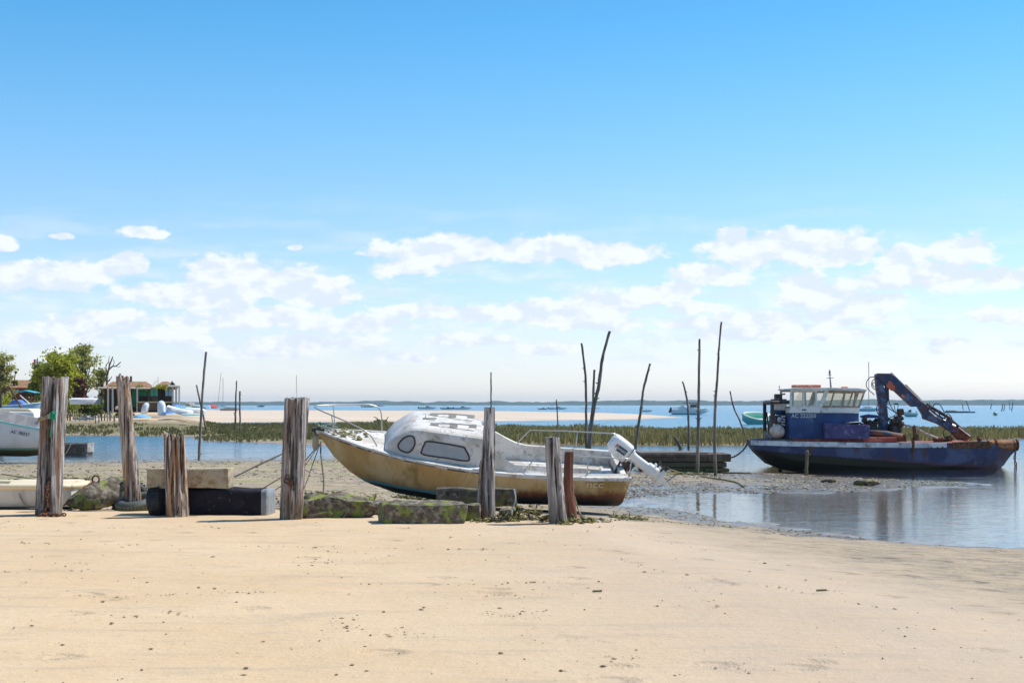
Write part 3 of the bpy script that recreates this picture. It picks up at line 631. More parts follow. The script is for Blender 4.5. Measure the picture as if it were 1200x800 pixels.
# fallen log with a chain and ring
g = G(118, 598); s = g.y / F
a_ = P(78, 594, g.y - .15); b_ = P(152, 576, g.y + .75)
t = thing('fallen_log', 'thick lichen covered log with a rusty chain lying left of the slim post', 'log', a_)
mb = MB(); rings = []
ax = (b_ - a_); q = ax.to_track_quat('X', 'Z').to_matrix()
for i in range(15):
    tt = i / 14; rr_ = (.03 + .19 * min(1, tt * 3.0) ** .8) * (1 if tt < .93 else .96)
    ring = []
    for j in range(18):
        a = 2 * math.pi * j / 18
        k = 1 + .07 * math.sin(3 * a + 5 * tt) + random.uniform(-.05, .05)
        ring.append(ax * tt * 1.0 + q @ Vector((0, math.cos(a) * rr_ * k, math.sin(a) * rr_ * k * .95)) + Vector((0, 0, .06)))
    rings.append(ring)
mb.loft(rings); mb.build('trunk', m_darkbeam if False else m_stone, t, auto=50)
c1 = chain([Vector((0, -.03, .05)), ax * .25 + Vector((0, -.05, .20)), ax * .42 + Vector((0, -.03, .28))], .06, .011, .008, 3).build('chain', m_rust, t)
rg_ = MB(); rg_.torus(ax * .45 + Vector((0, 0, .32)), .055, .014, 'Y', 14, 6); rg_.build('ring', m_rust, t)

# ================================================================ seaweed and rope heaps
def weed(name, path, wid, label, n=160, seed=0, hgt=.05, cat='seaweed', m=m_seaweed, group='heaps of seaweed on the sand', sz=.03):
    rr = random.Random(seed); mb = MB(); P_ = spline(path, 8)
    for k in range(n):
        t_ = rr.random() * (len(P_) - 1.001); i = int(t_); p = P_[i].lerp(P_[i + 1], t_ - i) + Vector((rr.gauss(0, wid), rr.gauss(0, wid), 0))
        p.z = gz(p.x, p.y) + abs(rr.gauss(0, hgt * .55)); r = sz * .8 * rr.uniform(.5, 1.5)
        if rr.random() < .8:
            mb.ball(p, r, 6, 4, (rr.uniform(.6, 1.5), rr.uniform(.6, 1.5), rr.uniform(.3, .7)), noise=.5, seed=k + seed)
        else:
            pts = [p]; d = Vector((rr.uniform(-1, 1), rr.uniform(-1, 1), rr.uniform(-.1, .6))).normalized()
            for _ in range(4): d = (d + Vector((rr.uniform(-.6, .6), rr.uniform(-.6, .6), rr.uniform(-.6, .4)))).normalized(); pts.append(pts[-1] + d * r * 1.4)
            for q_ in pts: q_.z = max(q_.z, gz(q_.x, q_.y) + .005)
            mb.tube(pts, [r * .3] * 4 + [r * .1], 5)
    return tag(mb.build(name, m), label, cat, group, 'stuff')
weed('seaweed_heap', [G(562, 612), G(590, 611), G(612, 609)], .06, 'seaweed and mussel heap round the foot of the broad footed post', 150, 1, .05)
weed('seaweed_heap', [G(603, 604), G(625, 605), G(640, 612)], .07, 'upright tangle of weed between the narrow and the cracked post', 90, 2, .10)
weed('seaweed_heap', [G(660, 614), G(672, 612), G(690, 612)], .06, 'green weed heap round the foot of the rust red post', 110, 3, .06)
weed('seaweed_heap', [G(720, 606), G(735, 608), G(753, 609)], .07, 'flat clump of weed on the sand right of the stern', 150, 4, .025)
weed('seaweed_heap', [G(470, 583), G(490, 585), G(500, 586)], .07, 'green weed lying along the back of the flat slab', 110, 5, .05)
weed('seaweed_heap', [G(358, 586), G(365, 581), G(371, 580)], .06, 'weed and rope heap on the left of the big mossy stone', 130, 6, .05)
weed('seaweed_heap', [G(75, 561), G(88, 561), G(98, 562)], .10, 'yellow green weed patch on the mud right of the split post', 120, 7, .02)
weed('mussel_line', [G(655, 613), G(700, 611), G(770, 611), G(860, 618)], .05, 'thin line of stranded weed running right from the posts', 200, 8, .01, sz=.014)
def rope(path, r, material, label, name='mooring_rope', n=8, cat='rope', group=None):
    mb = MB(); mb.tube(spline(path, n), r, 6); return tag(mb.build(name, material, smooth=True), label, cat, group)
rope([G(673, 612) + Vector((0, 0, .35)), P(676, 592, gG.y - .1), P(680, 602, gG.y - .13), G(684, 611) + Vector((0, 0, .02))], .012, m_rope_pale, 'frayed rope wound round the foot of the rust red post')
rope([P(250, 562, 23.0) , P(270, 560, 24), P(300, 546, 25), P(334, 530, 26)], .014, m_rope_dark, 'dark knotted rope rising from the black float to behind the tall post')
rope([P(303, 575, 23.5), P(331, 558, 25), P(352, 545, 26.8), P(374, 520, 27.2)], .011, m_rope_dark, 'upper thin dark rope between the float and the boat bow')
rope([P(317, 577, 23.5), P(331, 568, 24.2), P(352, 552, 26.2), P(376, 518, 27.2)], .009, m_rope_dark, 'lower thin dark rope between the float and the boat bow')
rope([P(376, 517, 27.1), P(366, 545, 26), P(355, 576, 22.6)], .008, m_rope_dark, 'thin rope hanging from the bow to the mossy stone')
rope([P(376, 519, 27.1), P(376, 533, 26), P(379, 560, 24), P(379, 578, 22.3)], .013, m_rope_dark, 'thick dark rope hanging from the bow to the stone top')
rope([G(2, 556) + Vector((0, 0, .02)), G(40, 562) + Vector((0, 0, .02)), G(90, 567) + Vector((0, 0, .02)), G(130, 570) + Vector((0, 0, .02)), G(170, 569) + Vector((0, 0, .02))], .012, m_rope_dark, 'long dark mooring line lying on the mud behind the dinghy')
rope([P(355, 582, 21.5), P(372, 577, 21.4), P(390, 580, 21.3), P(398, 583, 21.2)], .014, m_seaweed, 'mossy rope laid over the top of the big stone')
rope([P(602, 573, gE.y + .3), P(604, 584, gE.y + .2), P(601, 595, gE.y + .15), P(600, 602, gE.y + .1)], .012, mat('blue_grey_rope', (.22, .30, .34), rough=.9, bump=.3), 'short blue grey rope hanging off the dark beam')

# ================================================================ white cabin boat with ochre hull
BX, BD = 728, 27.2
B = thing('cabin_boat', 'stranded white cabin boat with stained ochre hull and tilted outboard behind the posts', 'boat')
stx = [0, .35, .8, 1.5, 2.3, 3.1, 3.8, 4.35, 4.8, 5.15, 5.4, 5.62]
_hb = np.interp; 
def hb(x): return float(np.interp(x, [0, .7, 1.5, 2.5, 3.4, 4.2, 4.8, 5.25, 5.62], [.90, .98, 1.03, 1.05, 1.0, .82, .56, .30, .03]))
def sh(x): return float(np.interp(x, [0, 1, 2, 3, 4, 4.8, 5.62], [.66, .655, .675, .735, .84, .95, 1.08]))
def ke(x): return float(np.interp(x, [0, 3.4, 4.2, 4.7, 5.05, 5.35, 5.62], [-.10, -.13, -.05, .10, .33, .62, 1.02]))
def sec(x, n=10):
    b_, s_, k_ = hb(x), sh(x), ke(x); bow = ss(x, 3.2, 5.6); out_ = []
    for i in range(n):
        q = i / (n - 1)
        if q < .3: y = b_ * (.80 - .42 * bow) * (q / .3) ** .75; z = k_ + (s_ - k_) * (.30 * (q / .3) ** 1.5)
        else: y = b_ * ((.80 - .42 * bow) + (.20 + .42 * bow) * ((q - .3) / .7) ** (.85 + .5 * float(bow))); z = k_ + (s_ - k_) * (.30 + .70 * (q - .3) / .7)
        out_.append((x, y, z))
    return out_
mb = MB(); rings = []
for x in np.linspace(0, 5.62, 40):
    s_ = sec(float(x)); rings.append([(p[0] + (0.10 * (1 - p[2] / .7) if False else 0), -p[1], p[2]) for p in s_[::-1]] + s_[1:])
rings[0] = [(p[0] + .12 * (1 - p[2] / .66), p[1], p[2]) for p in rings[0]]
mb.loft(rings, closed=False, cap0=True, cap1=False)
mb.build('hull', m_hull_ochre, B, auto=38)
# gunwale moulding
for sgn in (1, -1):
    mb = MB()
    rings = []
    for x in np.linspace(0.0, 5.66, 48):
        x = float(x); y = hb(x) * sgn; z = sh(x)
        rings.append([(x, y + sgn * dy, z + dz) for dy, dz in ((-.05, -.035), (.025, -.035), (.03, .0), (.02, .025), (-.05, .03))])
    mb.loft(rings, closed=True); mb.build('gunwale', m_white_old, B, auto=40)
m_rub = mat('rubbing_strip', (.30, .22, .15), [dict(c=(.09, .06, .045), s=3, st=(1.5, 1, 1), lo=.45, hi=.55), dict(c=(.55, .50, .42), s=5, lo=.55, hi=.65)], rough=.8, bump=.4)
for sgn in (1, -1):
    for x0, x1 in ((2.5, 3.3), (3.5, 4.6), (4.65, 5.6)):
        mb = MB(); mb.tube([(float(x), (hb(float(x)) + .028) * sgn, sh(float(x)) - .022) for x in np.linspace(x0, x1, 14)], .013, 6); mb.build('rubbing_strip', m_rub, B)
# foredeck and side decks
mb = MB(); rings = []
for x in np.linspace(2.6, 5.6, 26):
    x = float(x); b_ = hb(x) - .03; rings.append([(x, b_ * t_, sh(x) + .012 + .05 * (1 - t_ * t_) * min(1, b_)) for t_ in np.linspace(-1, 1, 13)])
mb.loft(rings, closed=False, cap0=False, cap1=False); mb.build('deck', m_white_old, B, smooth=True)
# cockpit: side decks, liner, benches, sole
mb = MB()
def innr(x): return hb(x) - .17
for sgn in (1, -1):
    rings = []
    for x in np.linspace(.05, 2.66, 16):
        x = float(x); rise = .30 * float(ss(x, 1.6, 2.66)) ** 1.4 + .02
        rings.append([(x, sgn * (hb(x) - .04), sh(x) + .01), (x, sgn * (hb(x) - .10), sh(x) + .03), (x, sgn * (hb(x) - .13), sh(x) + .04 + rise), (x, sgn * innr(x), sh(x) + .03 + rise), (x, sgn * (innr(x) - .02), .44), (x, sgn * (innr(x) - .36), .43), (x, sgn * (innr(x) - .38), .18)])
    mb.loft(rings, closed=False, cap0=False, cap1=False)
mb.box((1.35, 0, .175), (2.6, 1.4, .02))
mb.box((.10, 0, .58), (.10, 1.62, .18)); mb.box((.22, 0, .36), (.3, 1.5, .16))
mb.build('cockpit_liner', m_white_old, B, auto=35)
mb = MB(); mb.box((.55, .30, .50), (.32, .22, .14)); mb.box((.9, .42, .47), (.45, .2, .07)); mb.box((.34, .1, .50), (.2, .3, .15)); mb.build('locker', m_white_old, B, bevel=.015)
# cabin
st = [(4.41, .55, .02), (4.37, .59, .10), (4.26, .66, .25), (4.10, .70, .40), (3.96, .73, .51), (3.86, .745, .545), (3.6, .765, .55), (3.1, .785, .56), (2.66, .80, .55)]
PR = [(1, 0), (.98, .35), (.955, .65), (.935, .82), (.905, .91), (.85, .965), (.77, .985), (.4, 1.0), (0, 1.005)]
EXP = .34
def cz0(x): return sh(x) + .03
def cabin_y(x, z):
    xs_c = [q[0] for q in st][::-1]; aa = np.interp(x, xs_c, [q[1] for q in st][::-1]); hh_ = np.interp(x, xs_c, [q[2] for q in st][::-1])
    return float(aa * np.interp(min(max(z / hh_, 0), .98), [p[1] for p in PR], [p[0] for p in PR]))
rings = []
for (x, a, h_) in st:
    ring = [(x, a * p, cz0(x) + h_ * q - .02 * (q == 0)) for p, q in PR] + [(x, -a * p, cz0(x) + h_ * q - .02 * (q == 0)) for p, q in PR[:-1][::-1]]
    rings.append(ring)
mb = MB(); mb.loft(rings, closed=False, cap0=True, cap1=True); mb.build('cabin', m_white_old, B, auto=24)
def window(poly, sgn):
    pts = spline([(*p, 0) for p in poly + [poly[0]]], 5)[:-1]
    ring = [Vector((p.x, 0, p.y)) for p in pts]; cx = sum(p.x for p in ring) / len(ring); cz_ = sum(p.z for p in ring) / len(ring)
    gl_ = MB(); rings = []
    for k in (1, .75, .5, .25):
        rr_ = []
        for p in ring:
            x = cx + (p.x - cx) * k; z = cz_ + (p.z - cz_) * k; rr_.append((x, sgn * (cabin_y(x, z) + .012), cz0(x) + z))
        rings.append(rr_)
    gl_.loft(rings, True, False, True); w = gl_.build('window', m_glass_dull, B, smooth=True)
    f_ = MB(); f_.tube([(p.x, sgn * (cabin_y(p.x, p.z) + .014), cz0(p.x) + p.z) for p in ring + [ring[0]]], .014, 6, cap=False); f_.build('window_frame', m_rimrub, w)
for sgn in (1, -1):
    window([(3.77, .10), (3.72, .26), (3.63, .335), (3.08, .33), (2.99, .29), (2.91, .13), (2.98, .08), (3.34, .08), (3.66, .075)], sgn)
    window([(4.14, .08), (4.18, .15), (4.11, .28), (4.00, .37), (3.91, .36), (3.89, .22), (3.99, .07)], sgn)
# hatch board leaning at the aft end, sliding roof lip, rails
mb = MB()
mb.loft([[(2.66 + dx, y * k, z) for y, z in ((-.62, .62), (-.64, .98), (-.54, 1.18), (-.2, 1.27), (.2, 1.27), (.54, 1.18), (.64, .98), (.62, .62))] for dx, k in ((-.0, 1), (-.05, .99), (-.07, .9))], True)
mb.build('bulkhead', m_white_old, B, auto=40)
mb = MB(); mb.prism([(.36, -.42), (.38, .25), (.26, .42), (-.26, .42), (-.38, .25), (-.36, -.42)], -.025, .025, T=Matrix.Translation((2.47, .22, .93)) @ Matrix.Rotation(R(90), 4, 'Z') @ Matrix.Rotation(.10, 4, 'X')); mb.prism([(.26, -.32), (.28, .2), (.2, .32), (-.2, .32), (-.28, .2), (-.26, -.32)], -.05, -.03, T=Matrix.Translation((2.47, .22, .93)) @ Matrix.Rotation(R(90), 4, 'Z') @ Matrix.Rotation(.10, 4, 'X')); mb.build('door', m_white_clean, B, bevel=.012)
for y in (.36, -.36):
    mb = MB(); mb.tube([(3.62, y, 1.405), (3.25, y, 1.42), (2.8, y, 1.405)], .013, 6)
    for x in (3.54, 3.2, 2.86): mb.box((x, y, 1.385), (.14, .03, .06))
    mb.build('roof_rail', m_chrome, B)
mb = MB(); mb.tube([(3.75, 0, 1.40), (3.5, 0, 1.41)], .014, 6); mb.box((3.70, 0, 1.42), (.02, .02, .08)); mb.build('cleat', m_chrome, B)
# pulpit at the bow
mb = MB()
def dk(x, y): return (x, y, sh(x) + .03)
top = [(4.55, .62, 1.00), (4.70, .60, 1.22), (5.0, .50, 1.36), (5.35, .34, 1.46), (5.62, .16, 1.52), (5.70, 0, 1.535), (5.62, -.16, 1.52), (5.35, -.34, 1.50), (5.0, -.5, 1.48), (4.70, -.62, 1.46), (4.52, -.66, 1.34), (4.48, -.68, .95)]
mb.tube(spline(top, 6), .0125, 8); mb.build('bow_rail', m_chrome, B, smooth=True)
for y in (.2, -.2):
    mb = MB(); mb.tube([dk(5.32, y * .9), (5.38, y * 1.5, 1.46 if y > 0 else 1.5)], .011, 6); mb.build('rail_stanchion', m_chrome, B)
# bow roller, lashings
mb = MB(); mb.box((5.62, 0, 1.10), (.22, .09, .06)); mb.tube([(5.66, -.05, 1.06), (5.66, .05, 1.06)], .035, 8); mb.build('bow_roller', m_darkmetal, B)
mb = MB(); mb.ball((5.66, .08, .86), .06, 10, 7, (1, 1, 2.6)); mb.build('fender', mat('tan_fender', (.42, .34, .24), rough=.6, bump=.1), B, smooth=True)
mb = MB(); rr = random.Random(5)
for k in range(12):
    c_ = Vector((5.45 + rr.uniform(-.15, .15), rr.uniform(-.12, .12), 1.13)); mb.tube(spline([c_ + Vector((rr.uniform(-.12, .12), rr.uniform(-.12, .12), rr.uniform(0, .06))) for _ in range(4)], 4), .011, 5)
mb.build('lashing', mat('faded_teal_rope', (.16, .26, .24), [dict(c=(.30, .26, .20), s=20)], rough=.95), B)
mb = MB()
for k in range(26): mb.ball((rr.uniform(4.75, 5.35), rr.uniform(-.28, .30), 1.02 + .12 * 0), .028, 6, 4, (1.3, 1.3, .5), noise=.4, seed=k)
for i, v in enumerate(mb.v): v.z += sh(v.x) - .96
tag(mb.build('moss_patch', mat('yellow_moss', (.26, .24, .06), [dict(c=(.12, .11, .06), s=20)], rough=1), B), kind='stuff')
# stern rails
for sgn in (1, -1):
    mb = MB(); y = sgn * .88
    mb.tube([(1.95, sgn * .92, sh(1.9) + .04), (1.7, y, 1.04), (1.0, y, 1.05), (.15, y, 1.04), (.02, y * .98, 1.03)], .012, 8)
    mb.tube([(.03, y * .98, 1.03), (.03, y * .98, .70)], .012, 8)
    mb.tube([(.8, y, 1.05), (.8, y, .70)], .012, 8)
    mb.build('stern_rail', m_chrome, B, smooth=True)
# hull lettering
m_let = mat('pale_letters', (.66, .58, .40), rough=.6, bump=0)
ang = math.atan2(hb(1.0) - hb(.2), .8)
text_part('ncc', .185, m_let, B, (.66, hb(.66) + .004, .545), (R(90) + .13, 0, R(180) + .08), sx=1.25)
# outboard, tilted up and aft
O = thing('outboard_motor', None, None, (-.03, .12, .86), (0, R(56), 0)); O.parent = B
# local: +z up the leg (towards the cowling), leg goes down -z; tilted so -z points aft and down
def rbox(rings_, name, m, par, **k):
    mb = MB(); rg = []
    for (z, cx, ax_, ay, ex) in rings_:
        rg.append([(cx + ax_ * math.copysign(abs(math.cos(a)) ** ex, math.cos(a)), ay * math.copysign(abs(math.sin(a)) ** ex, math.sin(a)), z) for a in [2 * math.pi * j / 24 for j in range(24)]])
    mb.loft(rg); return mb.build(name, m, par, auto=50, **k)
rbox([(-.02, -.05, .15, .12, .6), (.05, -.04, .19, .15, .6), (.24, -.05, .195, .155, .6), (.38, -.07, .175, .145, .65), (.44, -.09, .13, .11, .7), (.455, -.1, .06, .05, .8)], 'cowling', m_white_clean, O)
rbox([(-.02, -.05, .12, .09, .7), (-.12, -.05, .095, .07, .8), (-.40, -.05, .088, .065, .8), (-.42, -.05, .12, .085, .8), (-.64, -.05, .11, .08, .8)], 'leg', m_white_clean, O)
mb = MB(); mb.box((-.06, 0, -.52), (.30, .16, .015)); mb.box((-.08, 0, -.62), (.26, .15, .012)); mb.build('cavitation_plate', m_white_clean, O)
mb = MB(); mb.loft([[(x, r_ * math.cos(a), -.74 + r_ * math.sin(a)) for a in [2 * math.pi * j / 12 for j in range(12)]] for x, r_ in ((.16, .01), (.10, .045), (0, .06), (-.12, .055), (-.2, .04))])
mb.prism([(-.10, -.62), (.06, -.62), (.04, -.74), (-.08, -.74)], -.025, .025); mb.prism([(.06, -.78), (-.06, -.78), (-.03, -.93), (.0, -.93)], -.01, .01); mb.build('gearcase', m_white_clean, O, auto=50)
mb = MB()
for k in range(3):
    T = Matrix.Translation((-.24, 0, -.74)) @ Matrix.Rotation(k * 2.094, 4, 'X') @ Matrix.Rotation(.5, 4, 'Z')
    mb.loft([[(dx, y, z) for dx, y, z in ((0, -.03, .02), (.008, -.06, .10), (.008, .06, .10), (0, .03, .02))], [(dx - .012, y, z) for dx, y, z in ((0, -.03, .02), (.008, -.06, .10), (.008, .06, .10), (0, .03, .02))]], True, T=T)
mb.tube([(-.2, 0, -.74), (-.29, 0, -.74)], .03, 8); mb.build('propeller', m_darkmetal, O)
mb = MB(); mb.box((.10, 0, -.05), (.10, .2, .28)); mb.box((.17, 0, -.10), (.06, .26, .1)); mb.tube([(.05, .06, -.2), (.2, .08, -.05), (.42, .05, .0)], .02, 6); mb.build('clamp_bracket', m_darkmetal, O)
mb = MB(); mb.tube([(.1, 0, .06), (.35, .05, .02), (.62, .08, -.16)], .022, 8); mb.tube([(.62, .08, -.16), (.74, .1, -.24)], .028, 8); mb.build('tiller', m_darkmetal, O)
m_navy = mat('navy_decal', (.035, .06, .10), rough=.5, bump=0); m_redd = mat('red_decal', (.45, .10, .06), rough=.5, bump=0)
mb = MB(); mb.box((-.055, .155, .205), (.115, .012, .19)); mb.build('decal', m_navy, O)
mb = MB(); mb.box((-.075, .153, .335), (.06, .012, .05)); mb.build('decal_mark', m_redd, O)
mb = MB(); mb.box((-.05, 0, .035), (.36, .30, .010)); mb.build('cowling_seam', m_navy, O)
text_part('JOHNSON', .062, mat('white_letters', (.8, .8, .8), bump=0), O, (-.055, .166, .205), (R(90), R(90), R(180)), depth=.002)
B.location = P(BX, 592, BD) - Vector((0, 0, 0)); 
gst = gz(B.location.x - .4, BD); 
B.rotation_mode = 'XYZ'
Rm = Matrix.Rotation(R(185), 4, 'Z') @ Matrix.Rotation(R(-2.6), 4, 'Y') @ Matrix.Rotation(R(-14), 4, 'X')
B.rotation_euler = Rm.to_euler(); B.scale = (1.03, 1, 1); B.location.z = P(BX, 591, BD).z + .12

# ================================================================ blue workboat with a crane, aground right
m_blue = mat('chalky_blue_paint', (.022, .055, .17), [dict(c=(.05, .10, .24), s=1.2, lo=.42, hi=.62), dict(c=(.20, .26, .36), s=2.2, st=(1, 1, .4), lo=.60, hi=.72, a=.5), dict(c=(.06, .03, .05), s=3.5, lo=.60, hi=.70, a=.6)], rough=.7, bump=.2)
m_bluehull = mat('weathered_blue_hull', (.042, .055, .14), [dict(c=(.10, .12, .23), s=1.4, lo=.42, hi=.62), dict(c=(.10, .045, .045), s=2.0, st=(1, 1, .3), lo=.54, hi=.66, a=.7), dict(c=(.30, .33, .38), s=1.8, st=(1, 1, .3), lo=.62, hi=.72, a=.6),
   dict(c=(.42, .43, .47), s=5, st=(1, 1, .2), z=(.10, .12), w=.01, x=(1e3, 2e3)), dict(c=(.36, .37, .42), s=4, st=(1.5, 1, .25), z=(1.2, 1.0), w=.01, x=(2.3, 2.6), lo=.44, hi=.54, a=.85), dict(c=(.13, .045, .055), s=4, st=(1, 1, .5), z=(.30, .42), w=.3, tz=.08, x=(-1.5, .5), a=.8), dict(c=(.024, .02, .012), s=6, st=(1, 1, .4), z=(.25, .31), w=.14, tz=.08)], rough=.75, bump=.4, bs=14)
m_whitep = mat('rust_streaked_white_paint', (.80, .81, .84), [dict(c=(.42, .45, .52), s=3, lo=.42, hi=.62), dict(c=(.30, .13, .05), s=6, lo=.60, hi=.68, a=.8), dict(c=(.60, .45, .30), s=4, lo=.62, hi=.7, a=.5)], rough=.7, bump=.2)
m_cabw = mat('aged_white_wheelhouse', (.82, .82, .80), [dict(c=(.60, .58, .53), s=4, lo=.5, hi=.66), dict(c=(.35, .25, .16), s=9, lo=.64, hi=.72, a=.6)], rough=.7, bump=.15)
m_cabtan = mat('tan_window_frame', (.36, .29, .22), [dict(c=(.55, .50, .42), s=8, lo=.45, hi=.62)], rough=.8, bump=.2)
m_reddeck = mat('red_oxide_deck', (.33, .085, .065), [dict(c=(.45, .20, .14), s=2, lo=.45, hi=.62), dict(c=(.17, .06, .05), s=5, lo=.56, hi=.68), dict(c=(.60, .55, .48), s=7, lo=.64, hi=.72, a=.6)], rough=.8, bump=.3)
m_purple = mat('scratched_purple_blue_box', (.075, .06, .19), [dict(c=(.20, .17, .33), s=7, lo=.55, hi=.66), dict(c=(.04, .04, .12), s=3, lo=.5, hi=.6)], rough=.6, bump=.2)
m_crane = mat('crane_blue_paint', (.025, .05, .12), [dict(c=(.10, .17, .30), s=3, lo=.48, hi=.60), dict(c=(.13, .05, .04), s=5, lo=.52, hi=.58, a=.95), dict(c=(.03, .03, .07), s=5, lo=.6, hi=.68, a=.7)], rough=.55, bump=.3)
m_orange = mat('faded_red_orange', (.55, .12, .06), [dict(c=(.62, .24, .16), s=4, lo=.5, hi=.65), dict(c=(.10, .03, .03), s=9, lo=.6, hi=.68)], rough=.6, bump=.1)
m_roller = mat('orange_rust_roller', (.36, .14, .055), [dict(c=(.48, .24, .11), s=6, lo=.5, hi=.65), dict(c=(.14, .06, .04), s=7, lo=.52, hi=.65)], rough=.8, bump=.4)
m_pane = bpy.data.materials.new('milky_window'); m_pane.use_nodes = True; nt = m_pane.node_tree; nt.nodes.clear()
o_ = nn(nt, 'ShaderNodeOutputMaterial'); tl = nn(nt, 'ShaderNodeBsdfTranslucent'); tl.inputs[0].default_value = (.9, .88, .8, 1); d_ = nn(nt, 'ShaderNodeBsdfPrincipled'); d_.inputs['Base Color'].default_value = (.74, .72, .60, 1); d_.inputs['Roughness'].default_value = .25
mx = nn(nt, 'ShaderNodeMixShader'); mx.inputs[0].default_value = .55; lk(nt, d_.outputs[0], mx.inputs[2]); lk(nt, tl.outputs[0], mx.inputs[1])
tp = nn(nt, 'ShaderNodeBsdfTransparent'); mx2 = nn(nt, 'ShaderNodeMixShader'); mx2.inputs[0].default_value = .16; tp.inputs[0].default_value = (1, .985, .94, 1); lk(nt, tp.outputs[0], mx2.inputs[1]); lk(nt, mx.outputs[0], mx2.inputs[2]); lk(nt, mx2.outputs[0], o_.inputs[0])
m_hose = mat('black_hose', (.02, .02, .022), rough=.45, bump=0)

KD = 51.4; KS = 50.0 / F
KO = Vector(((1030 - 600) * KS + .25, KD, WZ))
K = thing('crane_workboat', 'weathered blue workboat with white wheelhouse and folded crane, aground at the right', 'workboat', KO)
def X_(px): return (px - 1030) * KS
def Z_(py): return (548 - py) * KS
def S(px, py, y=0): return Vector((X_(px), y, Z_(py)))
def poly(pts): return [(X_(a), Z_(b)) for a, b in pts]
hs = [ # px, sheer py, knuckle py, bottom py, half beam sheer, knuckle, bottom
 (877, 517, 519, 522, .45, .42, .3), (884, 517, 524, 530, .85, .8, .5), (900, 517.2, 532, 544, 1.2, 1.12, .7), (918, 517.6, 537, 551, 1.32, 1.24, .8), (945, 518, 541, 555, 1.38, 1.3, .9), (1000, 519, 545, 557, 1.4, 1.32, .95),
 (1070, 519.5, 548, 559, 1.4, 1.32, .95), (1108, 519, 545, 559, 1.4, 1.34, .95), (1148, 517.5, 533, 558, 1.36, 1.32, .8), (1160, 520, 541, 557, 1.26, 1.05, .6), (1167, 525, 546, 555, 1.15, .9, .5), (1180, 525.5, 537, 545, 1.0, .75, .4), (1188, 526, 530, 533, .85, .7, .35)]
rings = []
def hi(px):
    c = [np.interp(px, [h[0] for h in hs], [h[k] for h in hs]) for k in range(1, 7)]; return [float(v) for v in c]
for px in sorted(set([h[0] for h in hs] + list(range(890, 1180, 12)))):
    a_, b_, c_, y0, y1, y2 = hi(px); x = X_(px)
    half = [(y0, Z_(a_)), ((y0 + y1) / 2, Z_((a_ + b_) / 2)), (y1, Z_(b_)), ((y1 + y2) / 2, Z_(b_ * .45 + c_ * .55)), (y2, Z_(c_))]
    rings.append([(x, -y, z) for y, z in half] + [(x, y, z) for y, z in half[::-1]])
mb = MB(); mb.loft(rings, True); mb.build('hull', m_bluehull, K, auto=22)
for sg in (-1, 1):
    mb = MB(); rg = []
    for px in range(877, 1102, 8):
        a_, b_, c_, y0, y1, y2 = hi(px); rg.append([(X_(px), sg * (y0 + d), Z_(a_) + z) for d, z in ((-.03, .05), (.035, .05), (.045, .0), (.03, -.12), (-.03, -.12))])
    mb.loft(rg, True); mb.build('bulwark_strip', m_whitep, K, auto=30)
    mb = MB(); rg = []
    for px in (1108, 1120, 1135, 1150, 1155):
        a_, b_, c_, y0, y1, y2 = hi(px); rg.append([(X_(px), sg * (y0 + d), Z_(a_) + z) for d, z in ((-.06, .06), (.035, .06), (.04, -.0), (.03, -.17), (-.06, -.17))])
    mb.loft(rg, True); mb.build('rusty_rail', m_rust, K, auto=30)
mb = MB(); rg = []
for px in [877, 884, 900] + list(range(920, 1155, 20)) + [1156, 1166, 1186]:
    a_, b_, c_, y0, y1, y2 = hi(px); rg.append([(X_(px), y0 * t_ * .97, Z_(a_) + .035) for t_ in (-1, -.5, 0, .5, 1)])
mb.loft(rg, False, False, False); mb.build('deck', m_reddeck, K)
mb = MB(); mb.box(S(985, 514.5, 0), (3.7, 1.9, .18)); mb.build('raised_hatch', m_reddeck, K, bevel=.02)
mb = MB(); mb.box(S(905, 515.5, 0), (1.35, 1.7, .10)); mb.build('fore_hatch', mat('dark_wood_deck', (.17, .10, .08), [dict(c=(.3, .25, .2), s=4)], rough=.8), K, bevel=.02)
# wheelhouse
hw = .98
W_ = thing('wheelhouse', None, None); W_.parent = K
mb = MB(); mb.prism(poly([(919.5, 513), (959, 513), (959, 483), (919.5, 483)]), -hw, hw); mb.prism(poly([(959, 513), (1002.5, 513), (1002.5, 483), (959, 483)]), -hw + .10, hw - .1); mb.build('wall', m_blue, W_, bevel=.015)
mb = MB(); mb.prism(poly([(919.5, 482.7), (955.5, 482.7), (955.5, 476), (921, 476)]), -hw - .01, hw + .01); mb.prism(poly([(955.6, 482.7), (1003, 482.7), (1003.5, 476.5), (955.6, 476.5)]), -hw + .09, hw - .09); mb.build('upper_wall', m_cabw, W_, bevel=.01)
mb = MB(); mb.prism(poly([(919, 455.6), (1010.5, 457.0), (1010.5, 455.0), (1000, 453.3), (930, 452.6), (919, 453.8)]), -hw - .08, hw + .08); mb.build('roof', m_cabw, W_, bevel=.01)
for y in (-hw + .02, hw - .02):
    mb = MB()
    bars = [((921, 476), (922, 455)), ((936.0, 476), (936.3, 455)), ((951.5, 476), (951, 455)), ((955, 476), (962.5, 456)), ((957, 476), (965, 456)), ((921, 475.3), (957, 475.3)), ((921, 456), (960, 456.3))]
    for a_, b_ in bars: mb.tube([S(*a_, y), S(*b_, y)], .045, 4)
    mb.build('window_post', m_cabw, W_)
for y in (-hw + .12, hw - .12):
    mb = MB()
    for a_, b_ in [((958.5, 475.3), (1003.5, 475.6)), ((965, 457.2), (1009.5, 458)), ((958.5, 475.5), (965.5, 457)), ((981, 475.5), (986.5, 457)), ((996.5, 475.5), (999.2, 457)), ((1002.8, 476), (1009.3, 457))]: mb.tube([S(*a_, y), S(*b_, y)], .042, 4)
    mb.build('window_frame', m_cabtan, W_)
